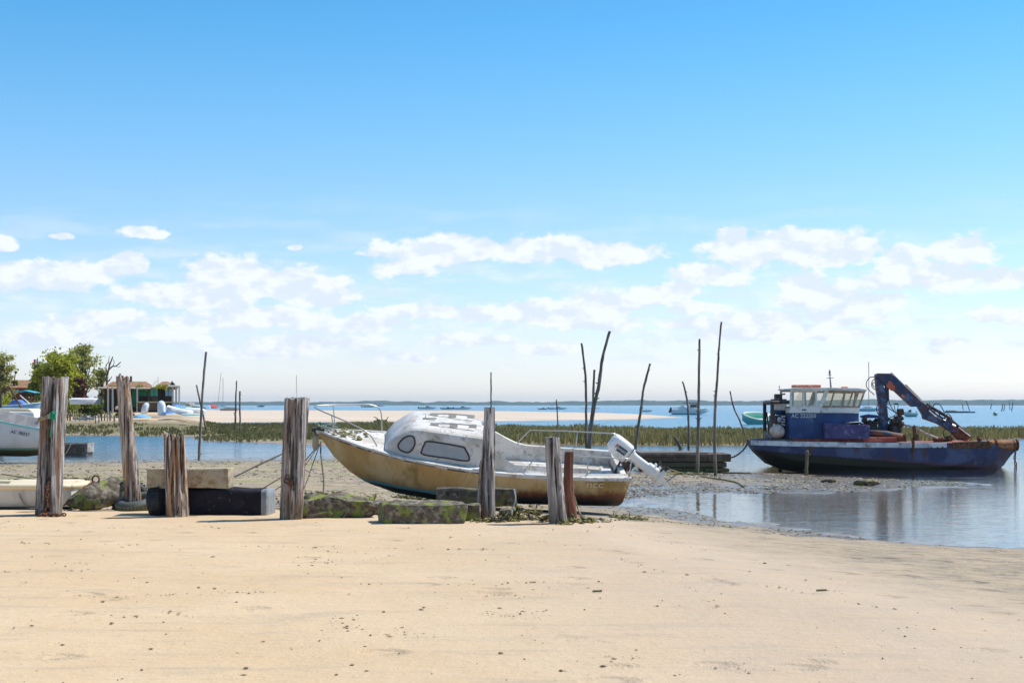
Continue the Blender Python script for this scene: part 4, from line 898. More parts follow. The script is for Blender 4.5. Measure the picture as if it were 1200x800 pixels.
for a_ in ((1003, 475.8), (1009.3, 457.3)): mb = MB(); mb.tube([S(*a_, -hw + .12), S(*a_, hw - .12)], .045, 4); mb.build('window_frame', m_cabtan, W_)
mb = MB()
mb.tube([S(1003, 475.8, 0), S(1009.3, 457.3, 0)], .04, 4); mb.build('window_frame', m_cabtan, W_)
mb = MB(); mb.tube([S(921.8, 455.5, -hw), S(921.8, 455.5, hw)], .045, 4); mb.build('window_frame', m_cabtan, W_); mb = MB(); mb.tube([S(921, 476, -hw), S(921, 476, hw)], .045, 4)
mb.build('window_frame', m_cabtan, W_)
panes = [[(937, 475), (951, 475), (950.6, 457), (937.2, 457)], [(959.5, 475), (980, 475), (985.5, 458), (966, 458)], [(982, 475), (995.8, 475), (998.6, 458), (987.2, 458)], [(997.2, 475), (1002.2, 475), (1008.4, 458.5), (999.8, 458)]]
for k, p in enumerate(panes):
    y = (-hw + .02) if k == 0 else (-hw + .12)
    mb = MB(); mb.prism(poly(p), y - .006, y + .006); mb.build('pane', m_pane, W_)
    mb = MB(); mb.prism(poly(p), -y - .006, -y + .006); mb.build('pane', m_pane, W_)
mb = MB(); mb.prism(poly([(923, 475), (935, 475), (935, 457.5), (932, 457.5), (927, 466)]), -hw + .01, -hw + .02); mb.build('pane', m_pane, W_)
mb = MB(); mb.add([S(1003.2, 475, -hw + .16), S(1003.2, 475, hw - .16), S(1009, 458.4, hw - .16), S(1009, 458.4, -hw + .16)], [(0, 1, 2, 3)]); mb.build('pane', m_pane, W_)
mb = MB(); mb.box(S(946, 451.3, 0), (.95, .6, .13)); mb.build('life_raft_box', m_orange, W_, bevel=.02)
mb = MB(); mb.box(S(993, 453, .1), (.2, .25, .10)); mb.build('roof_light', m_orange, W_, bevel=.02)
mb = MB(); mb.box(S(965, 453.5, .0), (.6, .5, .05)); mb.build('roof_vent', m_cabw, W_, bevel=.02)
mb = MB(); mb.tube([S(977.5, 454, .2), S(976.0, 436, .2)], [.04, .02], 6); mb.tube([S(972.5, 441, .2), S(980.5, 440.5, .2)], .014, 5); mb.box(S(975.9, 434, .2), (.06, .06, .12)); mb.tube([S(975.9, 436, .2), S(975.8, 430, .2)], .012, 5)
mb.tube([S(974, 437, .2), S(978, 437, .2)], .012, 5); mb.build('mast', mat('grey_mast_paint', (.16, .17, .19), rough=.6), W_)
text_part('AC 222250', .19, mat('white_registration', (.72, .74, .78), rough=.6, bump=0), W_, (X_(936.5), -hw - .006, Z_(486.3)), (R(90), 0, 0), depth=.004)
mb = MB(); mb.box(S(937, 479, -hw - .015), (.15, .02, .04)); mb.build('vent_slot', m_darkmetal, W_)
# storage box
mb = MB(); mb.prism(poly([(959, 513.2), (1011.5, 513.2), (1012, 497.5), (1006, 496.5), (959, 494.5)]), -hw - .32, -.1); mb.build('storage_box', m_purple, K, bevel=.02)
mb = MB(); mb.loft([[S(px, py, y) + Vector((0, 0, random.uniform(-.01, .03))) for y in np.linspace(-hw - .3, -.12, 7)] for px, py in ((985, 495), (992, 494), (1000, 494), (1007, 495.6), (1011, 497))], False, False, False); mb.build('cloth', mat('pale_sacking', (.55, .45, .42), [dict(c=(.7, .66, .6), s=9)], rough=.95), K)
# gallows frame and gear at the left end
Gf = thing('gallows_frame', None, None); Gf.parent = K
mb = MB()
for y in (-.75, .75):
    mb.tube([S(900.5, 516, y), S(900.5, 470, y)], .07, 4); mb.tube([S(903, 482, y), S(907, 516, y)], .035, 4)
mb.tube([S(900.5, 470.5, -.75), S(900.5, 470.5, .75)], .07, 4); mb.tube([S(900.5, 470, -.75), S(921, 470, -.75)], .06, 4); mb.tube([S(900.5, 470, .75), S(921, 470, .75)], .06, 4)
mb.build('frame', m_darkmetal, Gf)
mb = MB(); mb.box(S(910.5, 464.5, -.3), (.25, .3, .26)); mb.box(S(911, 467, -.3), (.5, .5, .05)); mb.build('lamp_box', m_darkmetal, Gf, bevel=.02)
mb = MB(); mb.tube([S(915.5, 461, 0), S(914, 452, 0)], .012, 5); mb.ball(S(913.8, 451, 0), .03, 6, 4); mb.tube([S(916, 460.6, 0), S(921, 460, 0)], .03, 6); mb.build('antenna', m_galv, Gf)
mb = MB(); mb.box(S(914, 475, .1), (.42, .7, .28)); mb.build('tank', m_cabw, Gf, bevel=.04)
mb = MB(); mb.ball(S(912, 482, 0), .3, 12, 6, (1, 1, .35)); mb.build('blue_drum', m_blue, Gf, smooth=True)
mb = MB(); mb.box(S(912, 494, .0), (.5, .8, .50)); mb.box(S(914, 509, .1), (.35, .5, .34)); mb.build('winch_housing', mat('maroon_steel', (.10, .045, .05), [dict(c=(.35, .33, .33), s=9, lo=.6, hi=.7)], rough=.7, bump=.3), Gf, bevel=.02)
mb = MB(); mb.ball(S(910.5, 491, -.5) , .07, 8, 6, (1, .5, 1.6))
for k in range(4): mb.box(S(915, 487 + 3.2 * k, -.52), (.14, .06, .05), (0, .3 * (k % 2), 0))
mb.build('fittings', m_whitep, Gf)
# crane
Cn = thing('crane', None, None); Cn.parent = K
mb = MB(); mb.prism(poly([(1012, 517), (1062, 517), (1061, 508), (1052, 507), (1016, 507), (1013, 510)]), -.62, .62); mb.build('base', m_rust, Cn, bevel=.02)
mb = MB(); mb.tube([S(1012, 506, -.62), S(1036, 507.5, -.62), S(1056, 511, -.62)], .11, 10); mb.build('outrigger_beam', mat('blue_rusty_beam', (.06, .09, .14), [dict(c=(.24, .11, .06), s=2.5, lo=.47, hi=.56)], rough=.8, bump=.4), Cn, smooth=True)
mb = MB(); mb.prism(poly([(1033, 507), (1043, 507), (1044, 488), (1041.5, 462), (1038, 448), (1041, 437), (1029, 436.5), (1030, 452), (1034, 476), (1034, 490)]), -.14, .14); mb.build('column', m_crane, Cn, bevel=.02)
mb = MB(); mb.prism(poly([(1029, 437), (1032, 435.2), (1046.5, 435.4), (1052, 439), (1085, 470.5), (1083.5, 472), (1079, 475.2), (1073, 475.5), (1053, 457), (1045, 452.5), (1038, 448), (1030, 440)]), -.20, .20); mb.build('boom', m_crane, Cn, bevel=.03)
mb = MB(); mb.prism(poly([(1040.5, 451), (1044.2, 444), (1047, 446), (1051.5, 451), (1051, 456), (1047, 456.5)]), -.212, -.202); mb.build('decal', m_orange, Cn); mb = MB(); mb.prism(poly([(1059.5, 460), (1063.5, 462.5), (1062.5, 466.5), (1058.8, 463)]), -.212, -.202); mb.build('decal', m_orange, Cn)
mb = MB(); mb.tube([S(1044, 467, .05), S(1043.5, 449, .05)], .085, 8); mb.tube([S(1040, 484, .05), S(1044, 466, .05)], .05, 8); mb.build('lift_cylinder', m_crane, Cn, auto=40)
mb = MB(); mb.prism(poly([(1079, 473.5), (1085, 470), (1092, 475), (1102, 483.5), (1113, 490), (1119, 491), (1126, 497.5), (1128, 505), (1120, 506), (1112, 500.5), (1104, 496), (1094, 492.5), (1087, 490), (1086, 485)]), -.16, .16); mb.build('jib', m_crane, Cn, bevel=.02)
mb = MB(); mb.prism(poly([(1114, 492), (1121, 490), (1144, 510.5), (1140.5, 515), (1129, 515.5), (1118, 504)]), -.12, .12); mb.build('jib_extension', m_rust, Cn, bevel=.02)
mb = MB(); mb.tube([S(1048, 434.6, -.05), S(1066, 452, -.05), S(1085, 470, -.05)], .035, 8); mb.build('boom_cylinder', m_chrome, Cn)
mb = MB(); mb.tube([S(1066, 449.5, .08), S(1087, 470.5, .08)], .055, 8); mb.tube([S(1091, 472.5, 0), S(1121, 490.5, 0)], .06, 8); mb.tube([S(1110, 484, -.1), S(1140, 508, -.1)], .05, 8); mb.build('hydraulic_cylinder', m_rust, Cn)
mb = MB(); mb.tube([S(1128, 500, -.14), S(1142, 511, -.14)], .03, 6); mb.tube([S(1092, 480, -.18), S(1100, 487, -.18), S(1112, 492, -.18)], .03, 6); mb.tube([S(1120, 497, -.16), S(1124, 499, -.16)], .05, 6); mb.build('piston_rod', m_chrome, Cn)
for h_ in ([(1030, 440), (1024, 440), (1019.5, 446), (1020.5, 453), (1029, 461)], [(1029, 441), (1024, 445), (1024, 452), (1030, 456)], [(1029, 452), (1026.5, 448), (1029, 446)], [(1033, 470), (1030, 476), (1031, 483), (1034, 485)], [(1037, 469), (1046, 478), (1056, 484)], [(1041, 476), (1044, 488), (1049, 497)], [(1045, 462), (1047, 472), (1053, 482)],
    [(1096, 478), (1099, 472), (1105, 473), (1110, 482), (1111, 490)], [(1110, 490), (1116, 484), (1121, 491), (1121, 500)], [(1116, 500), (1110, 506), (1113, 513), (1118, 513), (1120, 508)], [(1099, 480), (1104, 492), (1113, 495), (1118, 502)], [(1092, 476), (1100, 478), (1110, 494)], [(1105, 480), (1112, 486), (1118, 496)]):
    mb = MB(); y0 = -.2 + random.uniform(-.08, .3); mb.tube([Vector((p.x, y0, p.z)) for p in spline([S(*p) for p in h_], 6)], .017, 6); mb.build('hose', m_hose, Cn, smooth=True)
def machinery(name, x0, x1, y0, y1, seed, n=26, yw=.45):
    rr = random.Random(seed); mb = MB(); cx, cy_ = (x0 + x1) / 2, (y0 + y1) / 2
    for k in range(n):
        px = rr.uniform(x0 + 2, x1 - 2); py = rr.uniform(y0 + 2, y1 - 1); y = rr.uniform(-yw, yw); s_ = rr.uniform(.08, .2)
        q = rr.random()
        if q < .35: mb.box(S(px, py, y), (s_, s_ * rr.uniform(.6, 1.4), s_ * rr.uniform(.5, 1.3)), (rr.uniform(-.3, .3), rr.uniform(-.6, .6), rr.uniform(-.5, .5)))
        elif q < .6:
            d = Vector((rr.uniform(-1, 1), rr.uniform(-1, 1), rr.uniform(-.5, 1))).normalized() * s_; c_ = S(px, py, y); mb.tube([c_ - d * .6, c_ + d * .6], s_ * rr.uniform(.25, .5), 10)
        elif q < .75: mb.torus(S(px, py, y), s_ * .6, s_ * .14, rr.choice('XY'), 14, 6)
        else: mb.tube(spline([S(px + rr.uniform(-4, 4), py + rr.uniform(-4, 4), y + rr.uniform(-.1, .1)) for _ in range(4)], 5), .018, 6)
    mb.box(S(cx, y1 - 4, 0), ((x1 - x0) * KS * .7, yw * 1.5, .25)); mb.box(S(cx + 1, cy_ + 2, 0), ((x1 - x0) * KS * .45, yw, .35), (0, .15, 0))
    return mb.build(name, m_darkmetal, K, auto=40)
machinery('diesel_engine', 1013, 1035, 486, 508, 3)
machinery('hydraulic_pump', 1042, 1060, 485, 509, 7)
mb = MB(); mb.prism(poly([(1012.5, 486), (1020, 484.5), (1030, 485.5), (1031, 489), (1013, 489)]), -.35, .2); mb.build('engine_cover', m_blue, K, bevel=.02)
mb = MB(); mb.tube([S(1059, 513, 0), S(1059, 482, 0)], .07, 8); mb.tube([S(1056, 482, 0), S(1063, 481.5, 0)], .12, 8); mb.tube([S(1054, 484, 0), S(1052, 474, 0)], .015, 5); mb.box(S(1054.5, 472, 0), (.14, .05, .05)); mb.tube([S(1057, 481, .1), S(1058, 473, .1)], .012, 5); mb.build('control_column', m_rust, K)
mb = MB(); mb.tube([S(1065, 515, -1.35), S(1064, 498, -1.3)], .07, 8); mb.box(S(1065, 511, -1.38), (.16, .14, .22)); mb.box(S(1061.5, 520, -1.42), (.10, .06, .5)); mb.tube([S(1062, 520, -1.45), S(1061, 535, -1.44)], .03, 5); mb.build('side_bollard', m_rust, K)
mb = MB(); mb.tube(spline([S(1062, 497, -.2), S(1075, 501, -.3), S(1088, 508, -.4), S(1100, 513, -.5)], 6), .035, 8); mb.build('white_rope', mat('dirty_white_rope', (.6, .54, .48), rough=.9, bump=.4, bs=60), K, smooth=True)
mb = MB(); mb.tube([S(1097, 514, -.3), S(1107, 514, -.3)], .11, 10); mb.box(S(1112, 515.5, .2), (.5, .8, .08)); mb.box(S(1116, 513, -.2), (.14, .2, .12), (0, .4, .2)); mb.build('capstan', m_rust, K)
mb = MB()
for i in range(5): mb.ball(S(1150 + i * 2.4, 514.6 - (i % 2), -.4 + .2 * i), .08, 7, 5, noise=.3, seed=i)
mb.build('chain_heap', m_rust, K)
mb = MB(); mb.tube([S(1155, 520.5, -.95), S(1187, 520.5, -.95)], .17, 20); mb.build('bow_roller', m_roller, K, auto=40)
for px in (1163.5, 1184.5, 1188.5): mb = MB(); mb.tube([S(px - .8, 520.5, -.95), S(px + .8, 520.5, -.95)], .21 if px != 1184.5 else .18, 20); mb.build('roller_flange', m_rust, K, auto=40)
cm = chain([S(1188, 524, -.9), S(1187, 537, -.9), S(1188, 546, -.9), S(1186.5, 551, -.9)], .12, .02, .004, 5); cm.build('anchor_chain', m_rust, K)
mb = MB()
for i, (px, py) in enumerate(((1083, 523), (1090, 523), (1096, 522.5))): mb.ball(S(px, py, -1.445), .03, 6, 4)
mb.build('scupper', m_rust, K)
tag(None, None) if False else None
# big white and rust ball fender standing on the foredeck
b_ = MB(); b_.ball((0, 0, 0), .27, 22, 14); b_.tube([(0, 0, .25), (0, 0, .33)], .05, 8)
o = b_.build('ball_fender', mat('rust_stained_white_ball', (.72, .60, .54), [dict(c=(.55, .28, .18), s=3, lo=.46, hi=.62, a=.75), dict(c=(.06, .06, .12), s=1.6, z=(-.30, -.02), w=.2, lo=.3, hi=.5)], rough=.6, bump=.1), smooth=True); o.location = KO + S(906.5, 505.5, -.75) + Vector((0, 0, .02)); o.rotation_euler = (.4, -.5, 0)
tag(o, 'round white rust stained ball fender on the workboat foredeck', 'fender')
o = weed('net_heap', [Vector((KO.x + X_(893), KO.y - .5, 0)), Vector((KO.x + X_(899), KO.y - .3, 0))], .03, 'x', 1, 9); bpy.data.objects.remove(o)
mb = MB(); rr = random.Random(9)
for k in range(26): mb.tube(spline([KO + S(892 + rr.uniform(-1, 10), 513 - abs(rr.gauss(0, 3)), -.7 + rr.uniform(-.2, .2)) for _ in range(3)], 4), .022, 5)
tag(mb.build('rope_pile', mat('grey_rope_pile', (.33, .32, .33), rough=.95)), 'pale pile of rope left of the ball fender', 'rope')

# ================================================================ thin withies and stakes
def pole(pts, w0, w1, label, group, d=None, m=m_bark, name='mooring_pole', knots=5, twigs=0, zmin=None, seed=0, depth=.4):
    """pts: surveyed bearings base -> top"""
    g = G(*pts[0], zmin) if d is None else P(*pts[0], d)
    rr = random.Random(int(pts[0][0]) + seed); s = g.y / F
    path = [Vector((0, 0, -depth))] + [Vector(((px - pts[0][0]) * s, rr.uniform(-.03, .03) * s * 12, (pts[0][1] - py) * s)) for px, py in pts]
    sp_ = spline(path, 6); n = len(sp_); rad = []
    for i in range(n):
        t = i / (n - 1); rad.append(max((w0 + (w1 - w0) * t) * s / 2 * (1 + rr.uniform(-.10, .12)), .35 * s))
    sp_ = [p + Vector((rr.uniform(-1, 1), rr.uniform(-1, 1), 0)) * s * .22 for p in sp_]
    mb = MB(); mb.tube(sp_, rad, 8)
    for k in range(knots):
        i = rr.randint(2, n - 2); d_ = Vector((rr.choice((-1, 1)), rr.uniform(-.6, .6), .5)).normalized()
        mb.tube([sp_[i] , sp_[i] + d_ * rad[i] * 2.2], [rad[i] * .55, rad[i] * .25], 6)
    o = mb.build(name, m, auto=60); o.location = g
    return tag(o, label, 'pole', group)
PG = 'crooked mooring poles standing in the mud'
pole([(687, 528), (687, 490), (686, 440), (681.5, 402)], 3.6, 2.4, 'thin bent pole left of the thick leaning pole behind the boat stern', PG)
pole([(691, 530), (692.5, 500), (695, 470), (696.5, 433)], 4.6, 2.4, 'short straight pole crossing the thick leaning pole', PG)
pole([(690, 530), (694, 488), (702, 450), (706, 420), (714.5, 388)], 6, 3, 'thick tall pole leaning right behind the boat stern', PG)
pole([(743, 541), (747, 505), (752, 475), (754, 456), (762, 426)], 4, 2.4, 'crooked pole standing between the outboard and the timber pontoon', PG)
pole([(807, 530), (807, 495), (805, 468), (800, 447)], 3, 2, 'short slim pole behind the middle of the timber pontoon', PG)
pole([(817, 555), (818.5, 500), (819, 450), (820, 397)], 5, 2.4, 'straight tall pole in front of the timber pontoon', PG, twigs=3, knots=8)
pole([(838.5, 558), (837.5, 510), (838.5, 470), (841, 440), (842.5, 410), (845.5, 377)], 4.4, 2, 'tallest crooked pole at the right of the timber pontoon', PG)
pole([(875, 517), (868, 495), (860, 478), (855.5, 458)], 2.6, 1.6, 'slim curved pole left of the workboat bow', PG)
pole([(799, 532), (796, 521), (790.5, 512)], 5, 3.4, 'short thick stake leaning left behind the pontoon', 'short stakes on the mud')
pole([(945, 557), (945.5, 542), (946, 528)], 4, 3.6, 'green mossy stake in front of the workboat hull', 'short stakes on the mud')
pole([(914.5, 554), (914, 549), (914.5, 544)], 3.4, 3, 'very short stump stake left of the green mossy stake', 'short stakes on the mud')
pole([(655, 524), (654, 500), (652, 468)], 1.8, 1.4, 'thin plain stick in the marsh above the cracked post', PG)
pole([(576, 523), (575.6, 480), (575.4, 436)], 2.4, 1.6, 'thin stick rising above the narrow post', PG, knots=2)
LG = 'poles at the lagoon edge on the left'
pole([(233, 539), (235.5, 490), (238, 450), (241.5, 412)], 3.6, 2.6, 'tall straight pole at the left lagoon edge', LG, m=mat('grey_pole_wood', (.17, .14, .12), [dict(c=(.28, .25, .22), s=5, st=(1, 1, .2))], rough=.9, bump=.3))
pole([(242, 505), (236, 478), (230, 451)], 2.6, 1.8, 'short pole crossing behind the tall straight pole', LG)
pole([(275.5, 506), (276, 480), (277, 446)], 3.2, 1.4, 'taller of the two poles on the marsh left of the tall post', LG)
pole([(281.5, 506), (281, 480), (281, 458)], 2.4, 1.8, 'shorter of the two poles on the marsh left of the tall post', LG)
FG = 'distant poles in the bay'
for i, (x0, y0, x1, y1, w, lb) in enumerate([(1129, 480, 1127.5, 472, 1, 'leftmost tiny pole far out in the bay right of the crane'), (1136.5, 481.5, 1132, 468.5, 1.1, 'leaning tiny pole far out right of the crane'), (1161, 479, 1162.5, 472, 1.1, 'single tiny pole above the round buoy'),
    (1174, 481.5, 1175.5, 473, 1.3, 'left pole of the close pair right of the buoy'), (1176.5, 481, 1178, 473.5, 1.1, 'right pole of the close pair right of the buoy'), (1183.6, 479.5, 1182.5, 470, .9, 'thin far pole left of the rightmost pole'), (1185.5, 481.5, 1187, 471.5, 1.3, 'rightmost far pole at the picture edge'), (1090, 474.5, 1089, 471, .8, 'tiny far pole just over the crane jib')]):
    pole([(x0, y0), ((x0 + x1) / 2, (y0 + y1) / 2), (x1, y1)], w, w * .8, lb, FG, d=HW * F / (y0 - HY) if y0 > 476 else 900, knots=0, depth=1)
pole([(24.5, 478), (18, 466), (10, 452)], 1.8, 1.8, 'red brown pole leaning over the pale motor cruiser at the left edge', None, d=92, m=m_rust, name='leaning_boom', knots=0, depth=0)
pole([(0, 500), (0, 480), (0, 461)], 4, 4, 'dark square pile cut by the left edge of the picture', None, d=70, m=m_darkmetal, name='mooring_pile', knots=0, depth=.6)

# timber pontoon
g = G(803, 553); s = g.y / F
T_ = thing('timber_pontoon', 'low dark pontoon of stacked timbers on the mud behind two poles', 'pontoon', (g.x, g.y, g.z))
for i, (x0, x1, y0, y1, dy, m) in enumerate([(750, 830, 531, 535.5, 0, m_wood_dark), (752, 856.5, 535, 541, .05, m_wood_dark), (830, 857, 531.5, 541, .0, m_wood_dark), (750, 852, 541.5, 547.5, .04, m_wood_dark), (754, 848, 548, 553.5, .1, m_wood_dark), (826, 855, 548.5, 553, .0, m_wood_dark), (770, 800, 548, 552, 0, m_wood_dark)]):
    mb = MB(); mb.box((((x0 + x1) / 2 - 803) * s, dy + .9, (553 - (y0 + y1) / 2) * s), ((x1 - x0) * s, 1.8, (y1 - y0) * s * .96), (0, random.uniform(-.006, .006), 0)); mb.build('timber', m, T_, bevel=.03)
mb = MB(); mb.box(((790 - 803) * s, .9, (553 - 530.6) * s), (80 * s, 1.6, .03)); mb.build('plank_deck', mat('grey_planks', (.22, .19, .165), [dict(c=(.12, .1, .09), s=5, st=(.2, 2, 1))], rough=.9), T_)
mb = MB(); mb.tube(spline([(((a - 803) * s), -.05, (553 - b) * s) for a, b in ((772, 545), (774, 540), (775, 548), (774, 552))], 5), .012, 5); mb.build('rope_end', m_rope_pale, T_)
def gp(px, py, dz=.02): return G(px, py) + Vector((0, 0, dz))
rope([P(745, 542, 41), P(765, 546, 40), P(785, 550, 38), gp(800, 555), gp(830, 560), gp(860, 565), gp(872, 571)], .02, mat('ochre_green_rope', (.23, .20, .06), [dict(c=(.12, .13, .03), s=1)], rough=.95), 'long yellow green mooring rope from the pontoon over the mud')
rope([gp(776, 558), gp(790, 555.5), gp(810, 556), gp(830, 556)], .04, m_seaweed, 'weed covered rope on the mud in front of the pontoon')
rope([gp(845, 554.5), gp(880, 555), gp(930, 554.5), gp(942, 554)], .025, m_rope_dark, 'straight dark line across the mud below the workboat')
rope([P(877, 517, 51), P(872, 526, 51.5), P(862, 534, 52), P(852, 537, 53), ], .03, m_rope_dark, 'dark mooring line falling from the workboat bow')
rope([P(728, 558, 27), P(736, 572, 26), gp(744, 579), gp(750, 583)], .006, m_rope_dark, 'fine line from the stern of the white boat to the mud')
rope([gp(596, 596), gp(560, 598), gp(470, 592)], .008, m_rope_dark, 'thin line lying behind the stones')

# ================================================================ small boats
def small_boat(name, label, cat, loc, L, Bm, H, rotz=0, mats=None, tilt=(0, 0), group=None, transom=.8, flat=.55, inner=True, rise=.35, thick=.03, rim=None, sole=.35, rings_n=16, draft=0):
    """open hull, bow towards local +x"""
    m_h, m_i, m_r = mats; t = thing(name, label, cat, loc, (tilt[0], tilt[1], rotz), group)
    xs = np.linspace(0, L, rings_n); rg, ri = [], []
    def hb_(u): return Bm / 2 * (transom + (1 - transom) * math.sin(min(u / .55, 1) * math.pi / 2)) * (1 if u < .55 else max(math.cos((u - .55) / .45 * math.pi / 2), .0) ** .62 + .0)
    def sz(u): return H * (1 + rise * u ** 2.2)
    def kz(u): return H * (.0 if u < .7 else ((u - .7) / .3) ** 2 * .75)
    top = []
    for x in xs:
        u = x / L; b_, s_, k_ = max(hb_(u), .02), sz(u), kz(u) - draft
        pr = [(b_, s_), (b_ * 1.0, s_ - (s_ - k_) * .3), (b_ * .98, s_ - (s_ - k_) * .62), (b_ * .90, k_ + (s_ - k_) * .14), (b_ * .3, k_ + .02), (0, k_)]
        rg.append([(x, -y, z) for y, z in pr] + [(x, y, z) for y, z in pr[:-1][::-1]])
        fz = max(H * sole, k_ + .04); 
        ri.append([(x, -(b_ - thick), s_), (x, -(b_ * .9 - thick), fz), (x, (b_ * .9 - thick), fz), (x, (b_ - thick), s_)])
    mb = MB(); mb.loft(rg, False, True, False); mb.build('hull', m_h, t, auto=40)
    if inner:
        mb = MB(); ri2 = [[(min(max(p[0], .05), L - .12), p[1] if abs(p[1]) > .0 else 0, p[2]) for p in r] for r in ri]; mb.loft(ri2, False, True, True); mb.build('interior', m_i, t)
    else:
        mb = MB(); mb.loft([[r[0], (r[0][0], 0, r[0][2] + .05 * H), r[3]] for r in ri], False, False, False); mb.build('deck', m_i, t)
    mb = MB()
    for sg in (-1, 1): mb.tube([(x, sg * max(hb_(x / L) - .0, .01), sz(x / L)) for x in xs], rim or thick * 1.3, 6)
    mb.tube([(0, -hb_(0), H), (0, hb_(0), H)], rim or thick * 1.3, 6); mb.build('gunwale', m_r, t, smooth=True)
    return t, hb_, sz
WH = (m_white_clean, m_cream, m_white_clean)
# beige dinghy, lower left
g = G(88, 597); s = g.y / F
Dn, hbd, szd = small_boat('dinghy', 'beige dinghy with a cream rim on the sand at the left edge', 'dinghy', (g.x - .05, g.y + .42, g.z), 2.7, 1.15, .36, R(180), (m_dinghy, m_cream, m_cream), transom=.80, rise=.15, rim=.045, thick=.05, sole=.5)
mb = MB(); mb.loft([[(x, -.5 * w_, .37), (x, -.3 * w_, .44), (x, .3 * w_, .44), (x, .5 * w_, .37)] for x, w_ in ((.0, .75), (.08, .92), (.9, 1.0), (1.0, .9))], True); mb.build('seat', m_cream, Dn, auto=40)
rope([P(22, 574, g.y - .1), P(24, 583, g.y - .14), P(30, 592, g.y - .14), P(37, 597, g.y - .18)], .008, m_rope_pale, 'thin white rope looping down the side of the beige dinghy')
# white hull with aqua trim, upper left
aqua = mat('aqua_trim', (.30, .62, .60), rough=.5, bump=0)
wh = mat('white_green_bottom_hull', (.72, .73, .76), [dict(c=(.60, .58, .56), s=1.2, lo=.45, hi=.65, a=.7), dict(c=(.20, .40, .36), s=3, z=(.36, .40), w=.02), dict(c=(.10, .11, .05), s=3, z=(.27, .33), w=.06), dict(c=(.20, .08, .03), s=2, z=(.02, .20), w=.3, a=.8)], rough=.5, bump=.05)
dd = 53.5
WB = thing('white_hull_boat', 'white hull with aqua gunwale and green bottom behind the split post', 'boat', P(50, 535.5, 53.5) + Vector((.38, 0, 0)), (0, 0, R(180)))
s = dd / F; mb = MB(); rg = []
def w_sh(x): return float(np.interp(x, [0, 1.6, 3.2, 5.2], [1.02, 1.35, 1.72, 2.1]))
def w_hb(x): return float(np.interp(x, [0, 1.5, 3, 4.4, 5.2], [.98, 1.15, 1.1, .6, .05]))
for x in np.linspace(0, 5.2, 18):
    x = float(x); b_, s_ = w_hb(x), w_sh(x); k_ = float(np.interp(x, [0, 1.0, 4, 5.2], [.14, .02, .1, 1.2]))
    pr = [(b_, s_), (b_ * .97, s_ * .7 + k_ * .3), (b_ * .9, s_ * .4 + k_ * .6), (b_ * .72, k_ + (s_ - k_) * .2), (b_ * .35, k_ + .06), (.04, k_ - .0)]
    rg.append([(x, -y, z) for y, z in pr] + [(x, y, z) for y, z in pr[::-1]])
mb.loft(rg, False, True, False); mb.build('hull', wh, WB, auto=40)
mb = MB()
for sg in (-1, 1): mb.loft([[(float(x), sg * (w_hb(float(x)) + d), w_sh(float(x)) + z) for d, z in ((-.04, .04), (.03, .04), (.035, -.04), (-.04, -.04))] for x in np.linspace(0, 5.2, 18)], True)
mb.build('gunwale', aqua, WB)
mb = MB(); mb.loft([[(float(x), y * (w_hb(float(x)) - .05), w_sh(float(x)) - .35) for y in (-1, 1)] for x in np.linspace(.05, 5.1, 10)], False, False, False)
mb.loft([[(float(x), -(w_hb(float(x)) - .06), w_sh(float(x)) - .35), (float(x), -(w_hb(float(x)) - .10), w_sh(float(x)) + .26), (float(x), -(w_hb(float(x)) - .02), w_sh(float(x)) + .26)] for x in np.linspace(.35, 3.6, 10)], False, False, False)
mb.build('interior', mat('pinkish_white_liner', (.66, .60, .55), [dict(c=(.5, .46, .42), s=3)], rough=.6, bump=.05), WB)
mb = MB(); mb.box((.18, 0, .98), (.3, 1.7, .36)); mb.build('stern_locker', m_white_clean, WB, bevel=.03)
mb = MB(); mb.tube([(.95, -(w_hb(.95) - .09), 1.27), (.95, -(w_hb(.95) - .13), 1.27)], .06, 12); mb.build('vent', m_galv, WB)
text_part('AC 78337', .17, m_darkmetal, WB, (.86, w_hb(.86) + .01, .92), (R(90) + .02, R(11), R(180) ), depth=.006)
mb = MB(); mb.torus((1.72, w_hb(1.72) + .012, 1.12), .09, .025, 'Y', 16, 6); mb.build('emblem', mat('dark_blue_mark', (.05, .04, .14), bump=0), WB)
# engine well behind it
WC = thing('white_skiff', 'small white skiff with a boxy canopy just behind the aqua trimmed hull', 'boat', P(48, 492, 62), (0, 0, R(180)))
mb = MB(); mb.prism([(0, 0), (.05, .36), (1.95, .40), (2.1, 0)], -.8, .8); mb.build('hull', m_white_clean, WC, bevel=.06)
mb = MB(); mb.prism([(.1, .36), (.3, .50), (1.7, .52), (1.9, .38)], -.7, .7); mb.build('canopy', m_cream, WC, bevel=.05)
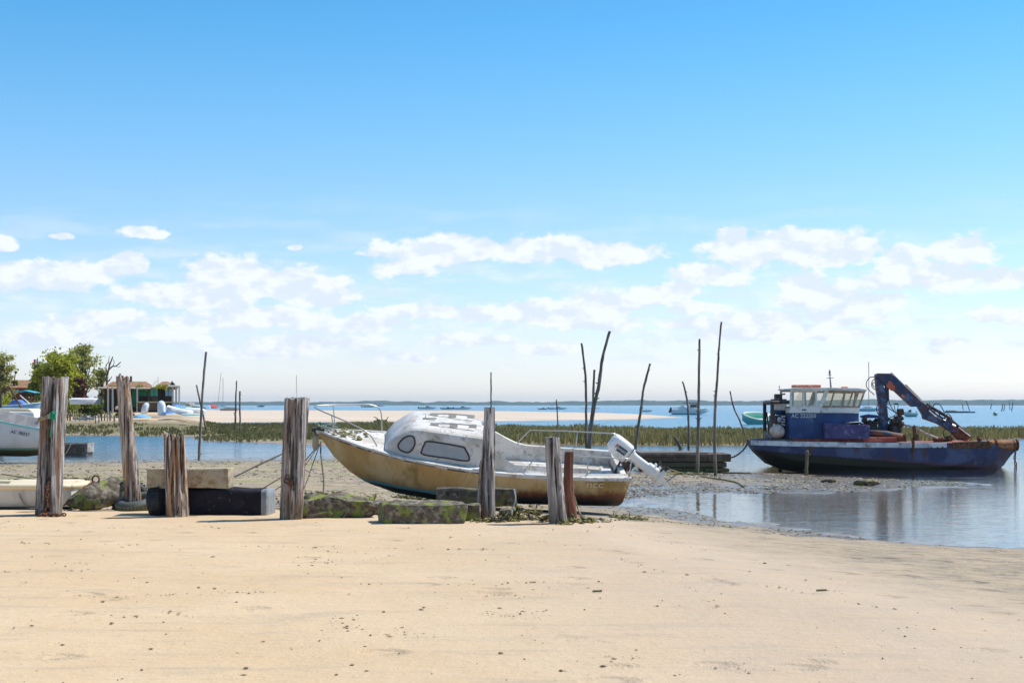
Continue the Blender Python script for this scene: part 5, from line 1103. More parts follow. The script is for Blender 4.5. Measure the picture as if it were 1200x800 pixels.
# pale motor cruiser left
def cruiser(name, label, loc, L, rot, hullm, topm, glassm, group=None, H=.9, cab=(.32, .62, .55)):
    t, hb_, sz_ = small_boat(name, label, 'motorboat', loc, L, L * .34, H, rot, (hullm, topm, topm), inner=False, group=group, rise=.25)
    a_, b_, h_ = cab; w_ = L * .12
    mb = MB(); mb.loft([[(L * x, y * w_ * k, H + z * h_) for y, z in ((-1.1, 0), (-.85, 1), (.85, 1), (1.1, 0))] for x, k, z0 in ((a_, 1, 1), (b_, 1, 1))] + [[(L * (b_ + .12), y * w_ * .8, H + z * h_ * .15) for y, z in ((-1.1, 0), (-.85, 1), (.85, 1), (1.1, 0))]], True); mb.build('cabin', topm, t, auto=35)
    mb = MB(); mb.loft([[(L * x, y * w_ * 1.06 * k, H + z * h_) for y, z in ((-1.1, .35), (-.9, .85), (.9, .85), (1.1, .35))] for x, k in ((a_ + .02, 1), (b_ - .01, 1))], True); mb.build('window', glassm, t)
    mb = MB(); mb.box((-.12, 0, H * .9), (.25, .3, .5), (0, .3, 0)); mb.box((-.2, 0, H * .4), (.12, .1, .6), (0, .3, 0)); mb.build('outboard', m_darkmetal, t, bevel=.03)
    return t
m_bglass = mat('dark_boat_glass', (.03, .04, .06), rough=.1, bump=0); m_pale = mat('pale_blue_gelcoat', (.50, .58, .72), rough=.4, bump=0); m_bluecov = mat('blue_cover', (.08, .18, .45), rough=.8, bump=.1)
t = small_boat('motor_cruiser', 'pale motor cruiser with a blue windscreen between the hut and the aqua trimmed hull', 'motorboat', P(0, 488, 100) + Vector((0, 0, .0)), 3.1, 1.5, .75, 0, (m_pale, m_white_clean, m_white_clean), inner=False)[0]
mb = MB(); mb.prism([(.6, .74), (1.0, 1.15), (1.35, 1.2), (1.9, .82), (1.9, .74)], -.5, .5); mb.build('windscreen', m_bluecov, t, bevel=.04)
mb = MB(); mb.tube([(1.1, 0, 1.2), (1.7, 0, .8)], .05, 6); mb.tube([(1.5, -.3, 1.5), (2.2, -.3, .9)], .04, 6); mb.build('frame', m_white_clean, t)
# grey punt in the lagoon
d_ = HW * F / (532.5 - HY)
pt = thing('grey_punt', 'small grey flat punt floating in the lagoon right of the split post', 'punt', P(84, 532.5, d_) , (0, 0, 0))
m_punt = mat('dark_wet_punt_side', (.10, .075, .065), [dict(c=(.20, .17, .15), s=4, lo=.5, hi=.65)], rough=.7, bump=.2); m_puntl = mat('grey_punt_rim', (.42, .40, .37), [dict(c=(.25, .22, .2), s=4)], rough=.8, bump=.1)
mb = MB(); mb.loft([[(x * .93 if z < 0.1 else x, -y, z) for y, z in ((.52, .48), (.46, -.12), (-.46, -.12), (-.52, .48))] for x in (-1.1, -.9, .7, .84)], True); mb.build('hull', m_punt, pt)
mb = MB()
for c_, s_ in (((-.13, -.5, .5), (1.98, .07, .06)), ((-.13, .5, .5), (1.98, .07, .06)), ((.83, 0, .5), (.07, 1.05, .06)), ((-1.1, 0, .5), (.07, 1.05, .06)), ((.80, 0, .3), (.12, 1.0, .36)), ((.3, 0, .49), (.2, 1, .04))): mb.box(c_, s_)
mb.build('rim', m_puntl, pt)
rope([P(83, 520, d_ - .6), P(80, 526, d_ - .7), P(76, 532, d_ - .8), P(70, 530, d_ - .8)], .02, m_rope_pale, 'pale line hanging over the side of the grey punt')
# teal boat afloat
tl_ = mat('teal_hull', (.20, .58, .56), [dict(c=(.36, .66, .64), s=1, lo=.5, hi=.7, a=.6), dict(c=(.05, .05, .04), s=2, z=(.0, .14), w=.2), dict(c=(.5, .36, .15), s=2, z=(.1, .30), w=.4, lo=.55, hi=.65)], rough=.6, bump=.05)
d_ = HW * F / (496.8 - HY)
tb, _, _ = small_boat('teal_skiff', 'teal open boat with a mint green interior afloat behind the workboat bow', 'boat', P(915, 496.8, d_), 4.5, 2.3, .85, R(180), (tl_, mat('mint_interior', (.28, .62, .48), [dict(c=(.75, .70, .60), s=.8, lo=.5, hi=.6)], rough=.7, bump=0), mat('pale_trim', (.66, .70, .62), rough=.6, bump=0)), rise=.45, thick=.10, sole=.55, draft=.15, transom=.9, tilt=(-R(21), 0))
mb = MB(); mb.box((1.2, 0, .9), (1.2, .8, .5)); mb.build('engine_box', m_white_clean, tb, bevel=.05)

FB = 'boats afloat or aground far across the bay'
def dw(py): return HW * F / (py - HY)
# sailing boats
def sailboat(label, px, py, L, mast_px, mast_w, rot=0, d=None, hullm=m_pale, lean=0, z=None, cat='sailing boat', name='sailing_boat', deck=m_white_clean, cab=True):
    d = d or dw(py); p = P(px, py, d)
    if z is not None: p.z = z
    t, hb_, sz_ = small_boat(name, label, cat, p, L, L * .3, L * .11, rot, (hullm, deck, deck), inner=False, rise=.3)
    h_ = mast_px * d / F; x = L * .5
    mb = MB(); mb.tube([(x, 0, L * .1), (x + lean * h_, 0, h_)], [mast_w * d / F / 2] * 2, 6); mb.build('mast', m_galv, t)
    if cab: mb = MB(); mb.prism([(L * .25, L * .11), (L * .3, L * .18), (L * .58, L * .17), (L * .72, L * .12)], -L * .09, L * .09); mb.build('cabin', deck, t, bevel=.05); 
    if cab: mb = MB(); mb.prism([(L * .3, L * .13), (L * .32, L * .16), (L * .55, L * .155), (L * .58, L * .135)], -L * .092, L * .092); mb.build('window', m_bglass, t)
    if cab: mb = MB(); mb.tube([(x - L * .02, 0, L * .24), (L * .1, 0, L * .24)], .12, 6); mb.build('boom', m_bluecov, t); 
    if mast_px > 30 and cab:
        mb = MB(); mb.tube([(x, 0, h_ * .97), (L * .02, 0, L * .14)], .018, 4); mb.build('backstay', m_galv, t)
    return t
sailboat('blue hulled sailing boat afloat between the wheelhouse and the crane', 1003, 481.6, 9.0, 58, .8, d=dw(481.6), hullm=mat('aqua_white_hull', (.35, .58, .68), [dict(c=(.75, .76, .78), s=2, z=(1.0, .7))], rough=.5, bump=0))
p = G(316, 480); sailboat('grey sailing boat lying on the sandbar with a steeply leaning mast', 315.5, 479.5, 17 * p.y / F, 54, .8, rot=0, d=p.y, z=p.z - .05, hullm=mat('grey_brown_hull', (.28, .26, .23), [dict(c=(.4, .38, .34), s=1)], rough=.8, bump=0), lean=.40, deck=mat('grey_deck', (.42, .40, .36), rough=.8, bump=0))
for (px, py, L, mpx, ln, lb) in [(343, 477.2, 7, 38, -.02, 'mast and pale hull of a sailing boat behind the tall thick post'), (251, 476.6, 7, 40, .10, 'sailing boat with a thin tilted mast behind the red kayak'), (257, 476.4, 8, 34, 0, 'far sailing boat with a thin straight mast right of the red kayak'), (180.5, 477, 7, 36, 0, 'thin mast rising behind the green hut roof')]:
    sailboat(lb, px, py, L, mpx, .5, d=dw(py), hullm=m_white_clean, lean=ln)
# motorboats
def far_boat(px0, px1, py, label, rot=0, hullm=m_white_clean, hfrac=.12, bimini=False, ground=False, cover=None, cab=True, name='motorboat'):
    if ground: g_ = G((px0 + px1) / 2, py); d = g_.y; z = g_.z
    else: d = dw(py); z = WZ
    L = (px1 - px0) * d / F; p = P(px0 if rot == 0 else px1, py, d); p.z = z
    t, hb_, sz_ = small_boat(name, label, 'motorboat', p, L, L * .34, L * hfrac, R(180) if rot else 0, (hullm, m_white_clean, m_white_clean), inner=False, group=FB, rise=.35)
    H = L * hfrac
    if cab:
        mb = MB(); mb.prism([(L * .38, H), (L * .40, H * 1.9), (L * .52, H * 1.8), (L * .68, H * 1.15), (L * .68, H)], -L * .1, L * .1); mb.build('windscreen', m_bglass if cover is None else cover, t, bevel=.03)
    mb = MB(); mb.box((-L * .03, 0, H * .9), (L * .06, L * .06, H * 1.1), (0, .35, 0)); mb.build('outboard', m_darkmetal, t, bevel=.03)
    if bimini:
        mb = MB(); mb.tube([(L * .2, -L * .12, H), (L * .16, -L * .12, H * 2.8)], .03, 5); mb.tube([(L * .2, L * .12, H), (L * .16, L * .12, H * 2.8)], .03, 5); mb.build('bimini_frame', m_darkmetal, t)
        mb = MB(); mb.prism([(L * .05, H * 2.6), (L * .12, H * 3.0), (L * .4, H * 3.05), (L * .5, H * 2.7), (L * .4, H * 2.95), (L * .12, H * 2.9)], -L * .13, L * .13); mb.build('bimini', m_darkmetal, t)
    return t
t = far_boat(787, 831, 485.5, 'white cabin cruiser with dark outboards between two poles off the sandbar', hfrac=.13, cab=False)
L = 44 * dw(485.5) / F
mb = MB(); mb.prism([(L * .45, L * .13), (L * .47, L * .29), (L * .66, L * .29), (L * .70, L * .16)], -L * .11, L * .11); mb.build('wheelhouse', m_white_clean, t, bevel=.05)
mb = MB(); mb.prism([(L * .48, L * .19), (L * .49, L * .27), (L * .65, L * .27), (L * .67, L * .19)], -L * .112, L * .112); mb.build('window', m_bglass, t)
mb = MB(); mb.prism([(L * .30, L * .30), (L * .30, L * .315), (L * .70, L * .315), (L * .70, L * .30)], -L * .13, L * .13); mb.build('hardtop', m_darkmetal, t)
mb = MB(); mb.prism([(L * .05, L * .12), (L * .08, L * .2), (L * .30, L * .24), (L * .42, L * .14)], -L * .1, L * .1); mb.build('cockpit_cover', m_white_clean, t, bevel=.1)
far_boat(751, 765, 482.3, 'little white boat nosed onto the tip of the sandbar', hfrac=.14, cover=m_white_clean)
far_boat(424, 441, 477.0, 'small speedboat far out beyond the sandbar above the bow rail', hfrac=.10)
far_boat(491, 512, 479.0, 'left boat with an arched bimini beyond the sandbar above the cabin roof', hfrac=.09, bimini=True)
far_boat(517, 534, 479.2, 'low dark boat with bimini beyond the sandbar above the narrow post', hfrac=.08, bimini=True, hullm=m_darkmetal)
far_boat(532, 553, 479.3, 'white boat right of the low dark boat beyond the sandbar', hfrac=.09)
far_boat(631, 642, 479.5, 'dark inflatable with an outboard beyond the sandbar', hfrac=.10, hullm=m_darkmetal, cover=m_darkmetal)
far_boat(643, 665, 479.4, 'white boat with a bimini beyond the sandbar left of the bent pole', hfrac=.08, bimini=True)
far_boat(302, 310, 476.6, 'tiny dark boat on the water above the left sandbar', hfrac=.16, hullm=m_darkmetal)
far_boat(1058, 1074, 488.0, 'white and green motorboat with a dark windscreen behind the crane column', rot=1, hfrac=.28, hullm=mat('green_white_hull', (.74, .74, .72), [dict(c=(.25, .42, .33), s=1, z=(.2, .6), w=.1)], rough=.5, bump=0))
far_boat(428, 452, 475.9, 'faint white boat near the far shore left of the cabin', hfrac=.05, cab=False)
p = G(691, 482); s = p.y / F
t, _, _ = small_boat('cream_boat', 'cream open boat pulled up on the sandbar behind the leaning poles', 'boat', (p.x - 11 * s, p.y, p.z - .1), 23 * s, 8 * s, 4 * s, 0, (mat('cream_old_hull', (.55, .44, .26), rough=.7, bump=0), m_cream, m_cream), rise=.1)
# raft and buoy out right
d_ = dw(483.5); s = d_ / F
t = thing('floating_raft', 'low dark raft floating behind the crane jib', 'raft', P(1125, 483.5, d_))
mb = MB(); mb.box((0, 0, .1), (32 * s, 3, .5)); mb.build('float', m_wood_dark, t, bevel=.05); mb = MB(); mb.box((-1, 0, .42), (26 * s, 2.6, .12)); mb.box((-2.5, 0, .6), (10 * s, 1.6, .2)); mb.build('deck', m_puntl, t)
d_ = dw(486.5); mb = MB(); mb.ball((0, 0, .25), .48, 16, 10, (1, 1, .95)); mb.tube([(0, 0, .6), (0, 0, .85)], .07, 8); o = mb.build('mooring_buoy', mat('cream_buoy', (.66, .58, .42), [dict(c=(.25, .2, .12), s=2, z=(-.1, .25))], rough=.6), smooth=True); o.location = P(1166.5, 486.5, d_) + Vector((0, 0, .12)); tag(o, 'round cream mooring buoy floating right of the raft', 'buoy')
# driftwood on the bars
def drift(px0, px1, py, h, label, m=m_wood_dark):
    g_ = G((px0 + px1) / 2, py); s_ = g_.y / F; mb = MB(); L_ = (px1 - px0) * s_
    mb.prism([(-L_ / 2, 0), (-L_ / 2, h * s_ * .5), (-L_ * .1, h * s_), (L_ / 2, h * s_ * .8), (L_ / 2, 0)], -.5, .5); o_ = mb.build('wrecked_planks', m, bevel=.05); o_.location = g_ - Vector((0, 0, .05)); tag(o_, label, 'planks')
drift(258, 279, 481, 4.5, 'dark wrecked planks on the sandbar left of the two marsh poles', m_puntl)
weed('drift_weed', [G(442, 495), G(452, 495)], .3, 'dark clump of weed on the sandbar edge above the foredeck', 40, 11, .25, sz=.22)

# ================================================================ the oyster village on the left
def gd(px, d): x = (px - 600) / F * d; return Vector((x, d, gz(x, d)))
m_tile = mat('terracotta_tiles', (.30, .135, .075), [dict(c=(.42, .22, .13), s=2.2, lo=.45, hi=.6), dict(c=(.13, .08, .055), s=4, lo=.5, hi=.64), dict(c=(.16, .15, .04), s=.9, lo=.56, hi=.66, a=.8)], rough=.95, bump=.8, bs=6)
m_darkwall = mat('tarred_boards', (.035, .026, .022), [dict(c=(.08, .055, .04), s=3, st=(3, 3, .3), lo=.5, hi=.65)], rough=.9, bump=.3)
m_green = mat('green_painted_boards', (.02, .19, .10), [dict(c=(.03, .27, .15), s=3, st=(3, 1, .3))], rough=.8, bump=.1)
m_turq = mat('turquoise_shutter', (.12, .55, .42), rough=.7, bump=.05); m_skyb = mat('pale_blue_shutter', (.28, .55, .80), rough=.7, bump=.05)
m_pole = mat('pale_veranda_post', (.50, .48, .44), rough=.8, bump=.1); m_brownb = mat('brown_boards', (.13, .085, .06), [dict(c=(.2, .15, .11), s=3, st=(3, 1, .4))], rough=.9, bump=.2)
HD = 128.0; s = HD / F; HB = gd(170, HD)
base_z = CZ + (HY - 484) * s
H_ = thing('oyster_hut', 'dark oyster hut with terracotta roof, green doors and blue shutters', 'hut', Vector((P(165, 484, HD).x, HD, base_z)), (0, 0, R(14.4)))
def hx(px): return (px - 165) * s
def hzz(py): return (484 - py) * s
mb = MB(); mb.box((hx(163), 3, hzz(469) ), (hx(203) - hx(124), 5, hzz(455) - hzz(483))); mb.build('wall', m_darkwall, H_)
def gable_roof(x0, x1, name='roof', yf=-1.0, yb=5.8):
    mb = MB(); e, r_ = hzz(454), hzz(446.3); ym = (yf + yb) / 2
    mb.loft([[(x0 - .3, yf, e), (x0 + .5, ym, r_), (x0 - .3, yb, e), (x0 - .3, yb, e - .12), (x0 + .5, ym, r_ - .12), (x0 - .3, yf, e - .12)], [(x1 + .3, yf, e), (x1 - .5, ym, r_), (x1 + .3, yb, e), (x1 + .3, yb, e - .12), (x1 - .5, ym, r_ - .12), (x1 + .3, yf, e - .12)]], True); return mb.build(name, m_tile, H_)
gable_roof(hx(126), hx(177.5)); gable_roof(hx(183), hx(203), yf=-.9, yb=5.7)
mb = MB(); mb.tube([(hx(177), -1.05, hzz(454)), (hx(183), -.2, hzz(446)), ], .07, 5); mb.tube([(hx(196), -1.05, hzz(453)), (hx(200.5), -.9, hzz(446.5)), (hx(206), -1.05, hzz(453))], .07, 5); mb.build('bargeboard', m_pole, H_)
mb = MB(); mb.prism([(hx(196.5), hzz(453)), (hx(200.5), hzz(447.2)), (hx(205), hzz(453))], -.85, -.3); mb.build('gable', m_darkwall, H_)
for (x0, x1, y0, y1, m, nm) in ((155.3, 159.6, 455.5, 477, m_green, 'door'), (162.3, 172.2, 455.5, 463.8, m_green, 'door'), (175.8, 184.3, 455.2, 464, m_turq, 'shutter'), (192.8, 200.2, 454.4, 463.6, m_skyb, 'shutter'), (172.8, 175.2, 455, 473, m_brownb, 'wall_panel'), (176, 184.5, 464.8, 470, m_brownb, 'wall_panel')):
    mb = MB()
    if nm == 'shutter':
        xm = (x0 + x1) / 2
        for a_, b_ in ((x0, xm - .25), (xm + .25, x1)): mb.box(((hx(a_) + hx(b_)) / 2, .42, (hzz(y0) + hzz(y1)) / 2), (hx(b_) - hx(a_), .08, hzz(y0) - hzz(y1)))
        for a_, b_ in ((x0, xm - .25), (xm + .25, x1)):
            q = MB(); 
    else: mb.box(((hx(x0) + hx(x1)) / 2, .44, (hzz(y0) + hzz(y1)) / 2), (hx(x1) - hx(x0), .10, hzz(y0) - hzz(y1)))
    mb.build(nm, m, H_)
mb = MB()
mb.build if False else None
for px in (128.5, 133.5, 161, 201, 204.8, 208.5):
    mb = MB(); mb.tube([(hx(px), -1.3, hzz(483)), (hx(px), -1.3, hzz(453.5 if px < 200 else 452))], .09, 6); mb.build('veranda_post', m_pole, H_)
mb = MB(); mb.tube([(hx(117), -1.3, hzz(454.5)), (hx(176), -1.3, hzz(455))], .07, 5); mb.tube([(hx(196), -1.3, hzz(452.5)), (hx(209), -1.3, hzz(452.5))], .10, 5); mb.build('veranda_beam', m_pole, H_)
mb = MB(); mb.box((hx(180), -1.0, hzz(471)), (hx(200) - hx(160), 2.4, .12)); mb.build('terrace', mat('pale_terrace', (.42, .38, .24), rough=.9), H_)
mb = MB(); mb.box((hx(178), -.8, hzz(476)), (hx(190) - hx(160), 1.6, hzz(472) - hzz(481))); mb.build('terrace_base', m_wood_dark, H_)
mb = MB(); mb.tube([(hx(153.5), 2.3, hzz(449)), (hx(153.5), 2.3, hzz(440))], .11, 6); mb.build('chimney', m_darkmetal, H_)
# second hut
s2 = 150 / F
H2 = thing('far_hut', 'brown hut with a long tiled roof half hidden behind the split post', 'hut', P(20, 478, 150), (0, 0, R(19)))
def h2(px, py): return ((px - 20) * s2, (478 - py) * s2)
mb = MB(); x0, z0 = h2(-40, 454); x1, _ = h2(53, 454); _, zr = h2(0, 444.5); mb.loft([[(x0, -1, z0), (x0, 2.5, zr), (x0, 6, z0), (x0, 6, z0 - .12), (x0, 2.5, zr - .12), (x0, -1, z0 - .12)], [(x1, -1, z0), (x1, 2.5, zr), (x1, 6, z0), (x1, 6, z0 - .12), (x1, 2.5, zr - .12), (x1, -1, z0 - .12)]], True); mb.build('roof', m_tile, H2)
mb = MB(); mb.box(((x0 + x1) / 2, 3, z0 / 2), (x1 - x0 - .6, 5, z0)); mb.build('wall', mat('reddish_boards', (.16, .06, .045), [dict(c=(.05, .03, .03), s=1, st=(1, 1, .5), lo=.45, hi=.6)], rough=.9), H2)
for px in (28, 33, 38, 43): mb = MB(); a_, b_ = h2(px, 463); mb.box((a_, .38, b_ + .4), (.28, .1, 1.1)); mb.build('window', m_darkwall, H2)
# turquoise awning
s3 = 115 / F; t = thing('beach_awning', 'turquoise flat awning on thin legs left of the split post', 'awning', P(31, 478, 115))
mb = MB(); mb.loft([[(-11 * s3, y, 19.5 * s3 + .0), (0, y, 21 * s3), (12 * s3, y, 18.5 * s3), (12 * s3, y, 17.9 * s3), (0, y, 19.8 * s3), (-11 * s3, y, 18.7 * s3)] for y in (-.8, .8)], True); mb.build('canopy', mat('turquoise_cloth', (.06, .42, .58), rough=.8, bump=.05), t)
for x in (-4, 9):
    for y in (-.7, .7): mb = MB(); mb.tube([(x * s3, y, 0), (x * s3, y, 18.5 * s3)], .05, 5); mb.build('leg', m_wood_dark, t)
# flag
t = thing('flagpole', 'thin flagpole with a red and white flag above the trees', 'flagpole', P(43.5, 478, 138)); s4 = 138 / F
mb = MB(); mb.tube([(0, 0, 0), (.05, 0, 59 * s4)], [.06, .035], 6); mb.build('pole', m_darkmetal, t)
mb = MB(); mb.loft([[(x * s4, .08 * math.sin(x * 1.3), (z + .4 * math.sin(x)) * s4) for z in (51, 57.5)] for x in (-.3, -1.2, -2.2)], False, False, False); mb.build('flag_white', mat('white_cloth', (.75, .75, .75), bump=0), t)
mb = MB(); mb.loft([[(x * s4, .08 * math.sin(x * 1.3), (z + .4 * math.sin(x)) * s4) for z in (51.3, 57)] for x in (-2.2, -3.2, -4.4)], False, False, False); mb.build('flag_red', mat('red_cloth', (.60, .06, .06), bump=0), t)

# beached boats and boards in front of the hut
def upboard(px, py, w, h, d, label, m=m_white_clean, lean=.3, cat='dinghy'):
    s_ = d / F; p_ = P(px, py, d); p_.z = max(gz(p_.x, p_.y), p_.z - .3)
    t = thing('upended_dinghy', label, cat, p_, (R(-12), 0, 0)); W2 = w * s_ / 2; H2_ = h * s_
    rg = []
    for k, dy in ((1, 0), (.95, -.14), (.8, -.22), (.4, -.26)):
        rg.append([((W2 * k * math.copysign(abs(math.cos(a)) ** (.85 if math.sin(a) > 0 else .3), math.cos(a))) + lean * (H2_ / 2 + H2_ / 2 * math.copysign(abs(math.sin(a)) ** .6, math.sin(a)) * k), dy, H2_ / 2 + H2_ / 2 * k * math.copysign(abs(math.sin(a)) ** (.75 if math.sin(a) > 0 else .25), math.sin(a))) for a in [2 * math.pi * j / 20 for j in range(20)]])
    mb = MB(); mb.loft(rg); mb.build('hull', m, t, auto=50)
    mb = MB(); mb.tube([Vector(p) + Vector((0, .02, 0)) for p in rg[0]] + [rg[0][0]], .05, 6, cap=False); mb.build('rim', m_pale, t)
upboard(168, 480, 7, 12.5, 121, 'narrow white dinghy stood on its side left of the terrace', lean=.25)
upboard(190, 482, 9, 17, 120, 'tall white dinghy propped upright under the pale blue shutters', lean=-.12)
def cover(px0, px1, py, h, d, label, m, cat='boat cover', rot=0, name='boat_cover'):
    s_ = d / F; p_ = P((px0 + px1) / 2, py, d); p_.z = max(gz(p_.x, p_.y) - .05, p_.z - .35); L_ = (px1 - px0) * s_; hh = h * s_
    rg = []
    for i in range(9):
        u = i / 8
        if cat in ('hull', 'dinghy', 'kayak', 'board'):
            w_ = (.78 + .22 * math.sin(min(u / .5, 1) * 1.57)) * (1 if u < .5 else max(math.cos((u - .5) * 2 * 1.5), .04) ** .6); k_ = min(1, .62 + .5 * w_)
            rg.append([((u - .5) * L_, .75 * w_ * a, hh * b * k_) for a, b in ((1, 0), (1, .42), (.86, .78), (.3, .93), (0, 1), (-.3, .93), (-.86, .78), (-1, .42), (-1, 0))])
        else: w_ = max(math.sin(math.pi * (.08 + .88 * u)) ** .6, .1); rg.append([((u - .5) * L_, .75 * w_ * math.cos(a), max(0, hh * w_ * math.sin(a)) * (.75 + .25 * math.sin(u * 9 + a * 3))) for a in np.linspace(0, math.pi, 9)])
    mb = MB(); mb.loft(rg, True); o_ = mb.build(name, m, auto=30); o_.location = p_; o_.rotation_euler = (0, rot, 0); return tag(o_, label, cat, 'boats and covers pulled up by the hut')
m_b2 = mat('bright_blue_tarp', (.03, .17, .55), [dict(c=(.10, .35, .65), s=2)], rough=.6, bump=.2); m_b3 = mat('light_blue_tarp', (.10, .38, .62), [dict(c=(.35, .5, .65), s=2)], rough=.6, bump=.2)
cover(157, 177, 484.5, 4.5, 119, 'light blue tarp spread under the narrow white dinghy', m_b3)
cover(191, 206, 479.5, 2.6, 119.5, 'dark blue tarp at the foot of the tall upright dinghy', m_b2)
cover(200, 216, 475, 6, 123, 'bright blue covered boat right of the upright dinghy', m_b2, rot=.22)
cover(195, 218, 479, 6.5, 121.5, 'long white upturned hull sloping down from the upright dinghy', m_white_clean, rot=.28, cat='hull', name='upturned_hull')
cover(209, 226, 479.5, 5.0, 121, 'white hull with teal underside in front of the covered boat', m_white_clean, rot=.1, cat='hull', name='upturned_hull')
cover(218, 241, 479, 6.0, 123, 'broad white upturned hull beside the tall straight pole', m_white_clean, rot=.05, cat='hull', name='upturned_hull')
cover(219, 228, 471, 4.0, 127, 'small grey dinghy behind the broad white hull', m_puntl, cat='dinghy', name='upturned_dinghy')
cover(226, 240, 473, 3.4, 130, 'teal and white boat behind the broad white hull', mat('tealish_hull', (.35, .5, .5), rough=.6), cat='hull', name='upturned_hull')
cover(214, 240, 481.6, 2.0, 118.5, 'thin teal keel board lying before the white hulls', aqua, cat='board', name='keel_board')
cover(237, 247, 474.5, 4.5, 128, 'blue kayak next to the red kayak', m_b3, cat='kayak', name='kayak')
cover(244, 254.5, 473.8, 4.0, 129, 'red kayak at the end of the row of beached boats', mat('red_plastic', (.60, .07, .035), rough=.4, bump=0), cat='kayak', name='kayak')
cover(84, 119, 469, 7.5, 131, 'long white upturned hull under the trees right of the split post', m_white_clean, cat='hull', name='upturned_hull')
cover(137, 146, 475, 4, 126, 'pinkish upturned dinghy left of the slim leaning post', mat('pinkish_hull', (.6, .45, .38), rough=.7), cat='dinghy', name='upturned_dinghy')
# row of old stakes
rr = random.Random(12)
for k, (px, hgt, d) in enumerate([(76, 9, 118), (79, 11, 119), (82, 8, 118), (85.5, 12, 120), (88, 10, 118), (90.5, 12, 121), (93.5, 9, 119), (96.5, 7, 120), (112, 10, 114), (116, 9, 115), (119, 13, 117), (122.5, 8, 118), (126, 14, 117), (129, 11, 118), (134, 8, 116), (139.5, 10, 117), (143.5, 11, 118), (101, 6, 121), (105, 7, 119), (151, 9, 117)]):
    p_ = gd(px, d); s_ = d / F; w_ = rr.uniform(1.3, 2.4); mb = MB(); a_ = rr.uniform(-.06, .06)
    mb.tube([(0, 0, -.4), (a_ * hgt * s_ * .5, 0, hgt * s_ * .5), (a_ * hgt * s_, rr.uniform(-.05, .05), hgt * s_)], [w_ * s_ / 2, w_ * s_ / 2 * .95, w_ * s_ / 2 * .8], 8)
    nb = ['beside the split post', 'in the middle of the row', 'left of the slim leaning post'][0 if px < 98 else 1 if px < 124 else 2]
    o = mb.build('old_stake', rr.choice([m_puntl, m_wood, m_wood_dark]), auto=50); o.location = p_
    tag(o, f"{['stubby', 'short', 'medium', 'tall'][min(3, int((hgt - 6) // 2.2))]} {['first','second','third','fourth','fifth','sixth','seventh','eighth'][[q for q in ([76,79,82,85.5,88,90.5,93.5,96.5],[101,105,112,116,119,122.5],[126,129,134,139.5,143.5,151])[0 if px<98 else 1 if px<124 else 2]].index(px)]} old stake from the left in the group {nb}", 'stake', 'row of old stakes on the far left shore')
for px, py, L_, lb in ((94, 483, 16, 'long pale driftwood plank by the old stakes'), (106, 479, 9, 'short dark driftwood plank above the pale one')):
    p_ = gd(px, 117); mb = MB(); mb.box((0, 0, .2), (L_ * .07, .5, .22), (0, .06, .2)); mb.box((.3, .3, .35), (L_ * .04, .3, .15), (0, -.1, -.3)); o = mb.build('driftwood', m_puntl, bevel=.03); o.location = p_; tag(o, lb, 'driftwood')

# ================================================================ trees and bushes
def leafmat(name, c1, c2, tr_=.35):
    m = bpy.data.materials.new(name); m.use_nodes = True; nt = m.node_tree; nt.nodes.clear()
    out = nn(nt, 'ShaderNodeOutputMaterial'); geo = nn(nt, 'ShaderNodeNewGeometry'); cr = nn(nt, 'ShaderNodeValToRGB'); lk(nt, geo.outputs['Random Per Island'], cr.inputs[0])
    cr.color_ramp.elements[0].color = (*c1, 1); cr.color_ramp.elements[1].color = (*c2, 1)
    b = nn(nt, 'ShaderNodeBsdfPrincipled'); b.inputs['Roughness'].default_value = .65; lk(nt, cr.outputs[0], b.inputs['Base Color'])
    t = nn(nt, 'ShaderNodeBsdfTranslucent'); lk(nt, cr.outputs[0], t.inputs[0]); mx = nn(nt, 'ShaderNodeMixShader'); mx.inputs[0].default_value = tr_
    lk(nt, b.outputs[0], mx.inputs[1]); lk(nt, t.outputs[0], mx.inputs[2]); lk(nt, mx.outputs[0], out.inputs[0]); return m
lm_y = leafmat('yellow_green_leaves', (.24, .28, .02), (.55, .55, .06), .55); lm_g = leafmat('mid_green_leaves', (.14, .20, .03), (.34, .40, .07), .5); lm_d = leafmat('dark_green_leaves', (.02, .045, .015), (.06, .10, .03)); lm_r = leafmat('russet_leaves', (.08, .03, .02), (.20, .08, .05)); lm_p = leafmat('pale_spring_leaves', (.30, .32, .08), (.52, .50, .18), .55)
m_trunk = mat('tree_bark', (.075, .055, .045), [dict(c=(.14, .12, .10), s=4, st=(1, 1, .3))], rough=.95, bump=.5)
def foliage(mb, blobs, n, ls, rr):
    tot = sum(b[3] ** 2 for b in blobs)
    for (bx, by, bz, br) in blobs:
        for _ in range(int(n * br * br / tot)):
            u = Vector((rr.gauss(0, 1), rr.gauss(0, 1), rr.gauss(0, 1))) * br * .58
            u.z *= .8; p = Vector((bx, by, bz)) + u; l = ls * rr.uniform(.6, 1.4)
            a = Vector((rr.uniform(-1, 1), rr.uniform(-1, 1), rr.uniform(-1, 1))).normalized(); c_ = a.cross(Vector((rr.uniform(-1, 1), rr.uniform(-1, 1), rr.uniform(-1, 1)))).normalized()
            o_ = len(mb.v); mb.v += [p - a * l, p + c_ * l * .6, p + a * l, p - c_ * l * .6]; mb.f.append([o_, o_ + 1, o_ + 2, o_ + 3]); mb.m.append(0)
